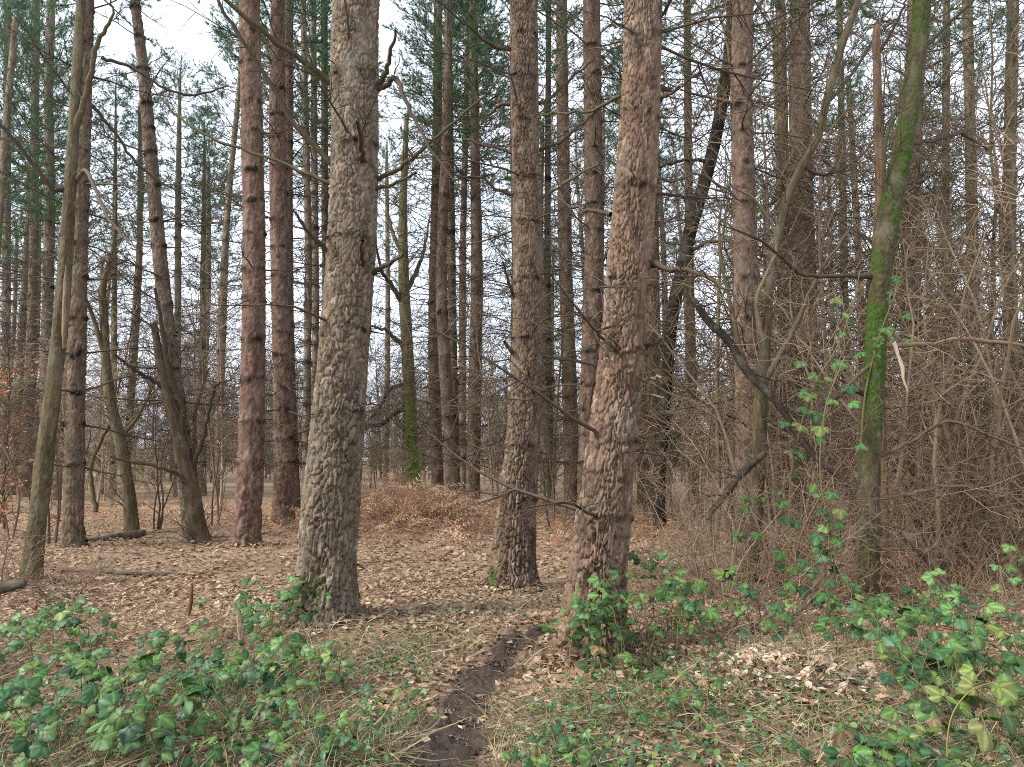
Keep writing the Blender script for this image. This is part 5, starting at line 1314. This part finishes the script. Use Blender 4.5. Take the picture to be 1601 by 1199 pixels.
def bramble(label, px, d, radius, height, canes, per, pal, seed, size=1.0, x_off=0.0):
    rng = random.Random(seed); base = G(px, d); root = thing('bramble_bush', label, 'bramble', base)
    for i in range(canes):
        a = rng.random() * 6.28; R = radius * rng.uniform(0.5, 1.15); h = height * rng.uniform(0.6, 1.15); n = 10; ox, oy = rng.uniform(-0.8, 0.8) * radius, rng.uniform(-0.8, 0.8) * radius
        t = np.linspace(0, 1, n); wob = rng.uniform(-0.4, 0.4)
        q = np.stack([ox + np.cos(a + wob * t) * R * t, oy + np.sin(a + wob * t) * R * t, h * np.sin(np.clip(t * 2.1, 0, 2.6)) / 1.0 * (1 - 0.15 * t)], -1)
        q[:, 2] = np.maximum(q[:, 2], 0.03); q[0, 2] = -0.03
        q[1:, :] += np.array([[rng.gauss(0, 0.012) for _ in range(3)] for _ in range(n - 1)])
        tb = Tubes(5); tb.add(q, np.linspace(0.0035, 0.0016, n)); obj('cane', tb.mesh('cane', M_CANE), root, color=(rng.uniform(0.7, 1.3), rng.uniform(0.7, 1.2), 0.8))
        for k in range(per):
            if rng.random() < 0.10: continue
            f = (0.15 + 0.83 * (k + rng.random()) / per) * (n - 1); j = min(int(f), n - 2); p = q[j] + (q[j + 1] - q[j]) * (f - j)
            tdir = q[j + 1] - q[j]; yaw = math.atan2(tdir[0], tdir[1]) + (1 if k % 2 else -1) * rng.uniform(0.5, 1.3)
            put_leaf(root, p + np.array([0, 0, 0.004]), yaw, rng, pal, size * 0.72 * rng.choice((0.55, 0.75, 0.9, 1.0, 1.15)))
    return root


B = PAL_BLUE * 2 + PAL_MID * 4 + [(0.20, 0.24, 0.06)]; Mi = PAL_MID * 4 + PAL_OLD + [(0.20, 0.24, 0.06)]; Ye = PAL_YEL * 3 + PAL_OLD
bram = [
    ('bluish green bramble at the left edge below the log end', 35, 5.4, 0.44, 0.44, 7, 7, B, 1.30),
    ('dense bluish bramble in the middle of the left patch', 130, 4.7, 0.44, 0.51, 9, 8, B, 1.13),
    ('bramble below the dense middle one of the left patch', 90, 4.05, 0.38, 0.44, 8, 8, B, 1.08),
    ('bramble right of the dense one in the left patch', 225, 4.5, 0.38, 0.44, 8, 8, B, 1.08),
    ('large leaved bramble low in the left patch with bright leaf', 190, 3.75, 0.38, 0.41, 8, 7, B + Mi, 1.19),
    ('bramble at right end of the left patch', 330, 4.3, 0.38, 0.39, 8, 7, B + Mi, 1.08),
    ('bramble low in the left corner of the view', 20, 3.7, 0.32, 0.32, 5, 6, B, 1.08),
    ('sparse bramble creeping below the left patch', 300, 3.6, 0.38, 0.24, 6, 6, B + Mi, 0.97),
    ('sparse bramble beside the moss footed thick pine', 415, 6.3, 0.38, 0.44, 7, 6, B, 1.10),
    ('low bramble in front of the moss footed thick pine', 430, 5.2, 0.36, 0.29, 6, 6, B, 1.04),
    ('small bramble on the left verge near the thick pine', 495, 4.9, 0.26, 0.29, 6, 5, Mi, 1.04),
    ('low bramble carpet on the left verge of the path', 440, 3.9, 0.44, 0.29, 8, 6, B + Mi, 0.86),
    ('low bramble carpet nearest the camera left of the path', 545, 3.5, 0.36, 0.24, 8, 6, B, 0.81),
    ('small bramble right beside the left path edge', 600, 4.2, 0.23, 0.20, 5, 5, Mi, 0.76),
    ('small dark bramble right of the path at the bottom edge', 850, 3.6, 0.25, 0.22, 7, 6, B, 0.81),
    ('low bramble on the right verge of the path', 960, 3.7, 0.36, 0.24, 6, 5, Mi, 0.81),
    ('climbing bramble clothing the foot of the leaning red pine', 985, 5.45, 0.36, 0.76, 11, 8, Mi, 1.10),
    ('bramble arching out right of the leaning red pine foot', 1060, 5.6, 0.36, 0.76, 8, 8, Mi, 1.04),
    ('small bramble below the climbing bramble', 950, 4.9, 0.23, 0.27, 5, 5, Mi, 0.98),
    ('bramble spray in the hollow left of the leaf heap', 1150, 5.3, 0.32, 0.44, 6, 6, Mi + B, 1.10),
    ('low bramble left of the leaf heap', 1085, 4.3, 0.32, 0.32, 6, 6, Mi, 0.86),
    ('bramble spray in front of the green tree foot', 1270, 5.7, 0.34, 0.55, 8, 7, Mi, 1.10),
    ('bramble just right of the green tree foot', 1400, 5.9, 0.36, 0.56, 8, 7, Mi, 1.10),
    ('bramble with drooping dark leaves near the right edge', 1510, 5.6, 0.36, 0.61, 7, 6, Mi, 1.17),
    ('bramble below the fern with big bluish leaves', 1455, 4.3, 0.32, 0.51, 7, 6, B + Ye, 1.19),
    ('yellowish big leaved bramble in the lower right corner', 1575, 3.7, 0.32, 0.54, 9, 7, Ye, 1.19),
    ('yellow green bramble low right of the leaf heap', 1330, 3.45, 0.23, 0.32, 6, 5, Ye + B, 1.13),
    ('bramble at the bottom edge below the leaf heap', 1260, 3.3, 0.25, 0.22, 6, 6, B + Mi, 1.08),
    ('bluish bramble at the bottom edge left of the corner bramble', 1440, 3.35, 0.29, 0.34, 7, 6, B + Ye, 1.13),
    ('bramble farthest back in the left patch near the long fallen branch', 150, 6.0, 0.45, 0.42, 6, 7, B, 1.23),
    ('bramble behind the left patch below the brown pine', 70, 6.4, 0.40, 0.34, 5, 6, B, 1.17),
    ('thin bramble between left patch and thick pine, farther back', 290, 5.7, 0.45, 0.34, 6, 6, B, 1.17),
    ('bramble touching the left side of the thick mossy footed pine', 445, 6.7, 0.30, 0.50, 6, 6, B, 1.10),
    ('thin bramble right of the upright pale stick', 385, 5.0, 0.35, 0.34, 6, 6, B, 1.17),
    ('tall bramble left of the lower right corner', 1490, 4.9, 0.40, 0.62, 8, 7, Mi + B, 1.30),
    ('tall bramble above the lower right corner', 1580, 4.6, 0.36, 0.66, 8, 7, Mi + Ye, 1.13),
    ('tall bramble between leaf heap and fern', 1345, 4.9, 0.34, 0.46, 7, 6, Mi + B, 1.23),
    ('leafy bramble clasping the left foot of the leaning red pine', 915, 5.5, 0.22, 0.42, 6, 6, Mi, 1.04),
    ('leafy bramble mound right of the leaning red pine, higher up', 1040, 6.1, 0.34, 0.78, 8, 8, Mi, 1.10),
]
for i, (lab, px, d, rad, h, cn, per, pal, sz) in enumerate(bram):
    bramble(lab, px, d, rad, h, cn, per, pal, 1000 + i, sz)


def vine(label, depth, line, leaves, seed, pal, size=0.85, width=4, col=(1.1, 1.0, 0.8), dd=0.0):
    width *= 0.85; size *= 1.25; rng = random.Random(seed); q = traced([(x, y, width) for x, y in line], depth, dd); base = np.array(G(line[0][0], depth)); qs = spline(q, 6)
    root = thing('bramble_vine', label, 'bramble', base); tb = Tubes(5); tb.add(qs[:, :3], np.linspace(qs[0, 3], qs[-1, 3] * 0.5, len(qs))); obj('cane', tb.mesh('cane', M_CANE, base), root, color=col)
    for x, y, sz in leaves:
        p = P(x, y, depth - 0.05 + rng.uniform(-0.15, 0.1)); i = int(np.argmin(np.linalg.norm(qs[:, :3] - p, axis=1)))
        ptb = Tubes(3); ptb.add(np.array([qs[i, :3], (qs[i, :3] + p) / 2 + [0, 0, -0.01], p]), np.array([0.0015, 0.0013, 0.001])); obj('leaf_stalk', ptb.mesh('leaf_stalk', M_CANE, base), root, color=col)
        put_leaf(root, qs[max(0, i - 2), :3] - base, rng.uniform(-3, 3), rng, pal, size * sz * 0.8, 0.6)
        o = put_leaf(root, p - base, rng.uniform(-2.6, 2.6), rng, pal, size * sz, 0.5)
        nrm_ = Vector((rng.gauss(0, 0.35), -0.75 + rng.gauss(0, 0.2), 0.8)).normalized(); f = Vector((rng.gauss(0, 0.6), 0, -1)); f = (f - nrm_ * f.dot(nrm_)).normalized()
        o.rotation_quaternion = Matrix((f.cross(nrm_), f, nrm_)).transposed().to_quaternion()
    return root


vine('bramble vine climbing up to the right past the broken limb', 6.6, [(1225, 960), (1232, 830), (1240, 720), (1270, 610), (1310, 540), (1335, 470), (1345, 420)],
     [(1300, 462, .8), (1312, 485, .7), (1256, 560, .8), (1296, 563, 1), (1325, 597, 1), (1245, 608, .9), (1260, 612, .8), (1280, 588, .8), (1248, 632, .8), (1275, 640, 1), (1285, 662, 1), (1252, 660, 1), (1270, 680, .9), (1228, 655, .7), (1305, 622, .8), (1326, 625, .8), (1337, 692, .7), (1230, 700, .7)], 71, Mi + Ye[:2], 0.95)
vine('bramble vine hanging on the green tree trunk', 6.9, [(1345, 700), (1352, 620), (1365, 560), (1380, 510), (1400, 460), (1412, 420)],
     [(1380, 508, 1), (1392, 520, .9), (1354, 548, .9), (1412, 418, .8), (1420, 410, .8), (1402, 435, .7), (1410, 490, .7), (1418, 528, .7), (1390, 465, .6), (1362, 532, .7)], 72, Mi + Ye[:3], 0.9)
vine('long hanging bramble strand below the broken limb', 6.3, [(1300, 985), (1305, 900), (1296, 820), (1282, 740), (1290, 640), (1320, 560)],
     [(1278, 750, 1), (1300, 765, .9), (1312, 790, .9), (1288, 800, 1), (1305, 812, .8), (1282, 830, 1), (1272, 850, .8), (1290, 862, .9), (1305, 835, .9), (1270, 880, .9), (1255, 870, .8), (1240, 880, .9), (1225, 905, .9), (1290, 900, .9), (1252, 910, 1), (1268, 930, .8), (1285, 945, .8)], 73, Mi, 0.9)
vine('bramble strand in the twigs right of the pinkish pine', 7.0, [(1140, 925), (1150, 860), (1165, 800), (1200, 770), (1230, 790)],
     [(1162, 772, .8), (1170, 790, .7), (1195, 775, .8), (1210, 772, .8), (1225, 778, .9), (1158, 825, .8), (1185, 828, .8), (1228, 802, .9), (1240, 810, .8), (1205, 855, .9), (1225, 860, .9), (1217, 878, .8)], 74, Mi, 0.9)
vine('bramble strand dangling at the right edge of the view', 6.6, [(1620, 960), (1605, 900), (1592, 860), (1578, 830)],
     [(1580, 848, .8), (1588, 862, .8), (1556, 880, .7), (1570, 882, .8), (1582, 898, .8), (1596, 905, .8)], 75, Mi, 0.85)
vine('yellow green arching cane in the lower right corner', 3.35, [(1483, 1215), (1481, 1160), (1490, 1115), (1515, 1082), (1548, 1068), (1580, 1068)], [(1585, 1075, 1), (1535, 1120, 1.1), (1560, 1095, 1)], 76, Ye, 0.9, 3.5, (1.5, 1.5, 0.8))

# ------------------------------------------------------------------ fern
def fern():
    rng = random.Random(81); base = G(1440, 5.2); root = thing('green_fern', 'green fern clump in front of the green tree foot', 'fern', base)
    for k in range(11):
        a = k * 6.283 / 11 + rng.uniform(-0.25, 0.25); L = rng.uniform(0.38, 0.58); n = 22; t = np.linspace(0, 1, n); el = rng.uniform(0.5, 1.1)
        r_ = L * (t * math.cos(el) + 0.25 * t ** 2); z = L * (t * math.sin(el) - 0.55 * t ** 2); sp = np.stack([np.cos(a) * r_, np.sin(a) * r_, z + 0.02], -1); sd = np.array([-math.sin(a), math.cos(a), 0])
        V = []; T = []
        for i in range(2, n):
            w = 0.085 * math.sin(math.pi * (0.12 + 0.85 * t[i])) ** 0.8; hw = 0.45 * L / n; d = nrm(sp[i] - sp[i - 1])
            for s in (-1, 1):
                b = len(V); e = sd * s * w + d * w * 0.25 + np.array([0, 0, -0.15 * w]); V += [sp[i] - d * hw, sp[i] + d * hw, sp[i] + e * 0.6 + d * hw * 0.8, sp[i] + e * 0.6 - d * hw * 0.8, sp[i] + e]
                T += [[b, b + 1, b + 2], [b, b + 2, b + 3], [b + 3, b + 2, b + 4]]
        V = np.array(V); c = np.array([(0.065, 0.165, 0.05), (0.08, 0.19, 0.06), (0.05, 0.14, 0.06)])[k % 3]
        fr = obj('frond', raw_mesh('frond', V, tris=np.array(T), mats=[M_SMALL], tint=np.tile(c, (len(V), 1)), smooth=False), root)
        tb = Tubes(4); tb.add(sp, np.linspace(0.003, 0.001, n)); obj('stalk', tb.mesh('stalk', M_CANE), fr, color=(0.8, 1.0, 0.5))


fern()

# ------------------------------------------------------------------ beech sapling keeping its brown leaves
def beech():
    rng = random.Random(82); base = G(-30, 13.5); root = thing('beech_sapling', 'beech sapling with rusty dead leaves at the left edge', 'sapling', base)
    tw = Tubes(4); pts = []
    q = wander((0, 0, -0.05), (0.05, 0, 1), 3.4, 10, rng, 0.08, 0.02); tb = Tubes(7); tb.add(q, np.linspace(0.03, 0.006, 10)); obj('trunk', tb.mesh('trunk', M_TWIG), root, color=(1.2, 1.1, 1.0))
    for _ in range(26):
        f = rng.uniform(0.15, 0.95) * 9; i = int(f); p = q[i] + (q[i + 1] - q[i]) * (f - i); w = wander(p, (rng.gauss(0.3, 1), rng.gauss(0, 1), rng.uniform(-0.1, 0.5)), rng.uniform(0.5, 1.1), 6, rng, 0.2, 0.0); tw.add(w, np.linspace(0.008, 0.002, 6))
        for _k in range(26): j = rng.randrange(1, 6); pts.append(w[j] + np.array([rng.gauss(0, 0.07) for _ in range(3)]))
    obj('twigs', tw.mesh('twigs', M_TWIG), root, color=(0.8, 0.7, 0.6)); pts = np.array(pts); m = len(pts)
    c = np.array([(0.42, 0.19, 0.10), (0.5, 0.25, 0.14), (0.33, 0.14, 0.08)])[g.integers(0, 3, m)]
    o = obj('dead_leaves', scatter('dead_leaves', LEAF_V, g.integers(0, 8, m), pts, rotmats(g.random(m) * 6.28, g.normal(0, 0.7, m), g.normal(0, 0.7, m)), g.uniform(0.06, 0.09, m), c, M_LITTER), root); o['kind'] = 'stuff'


beech()
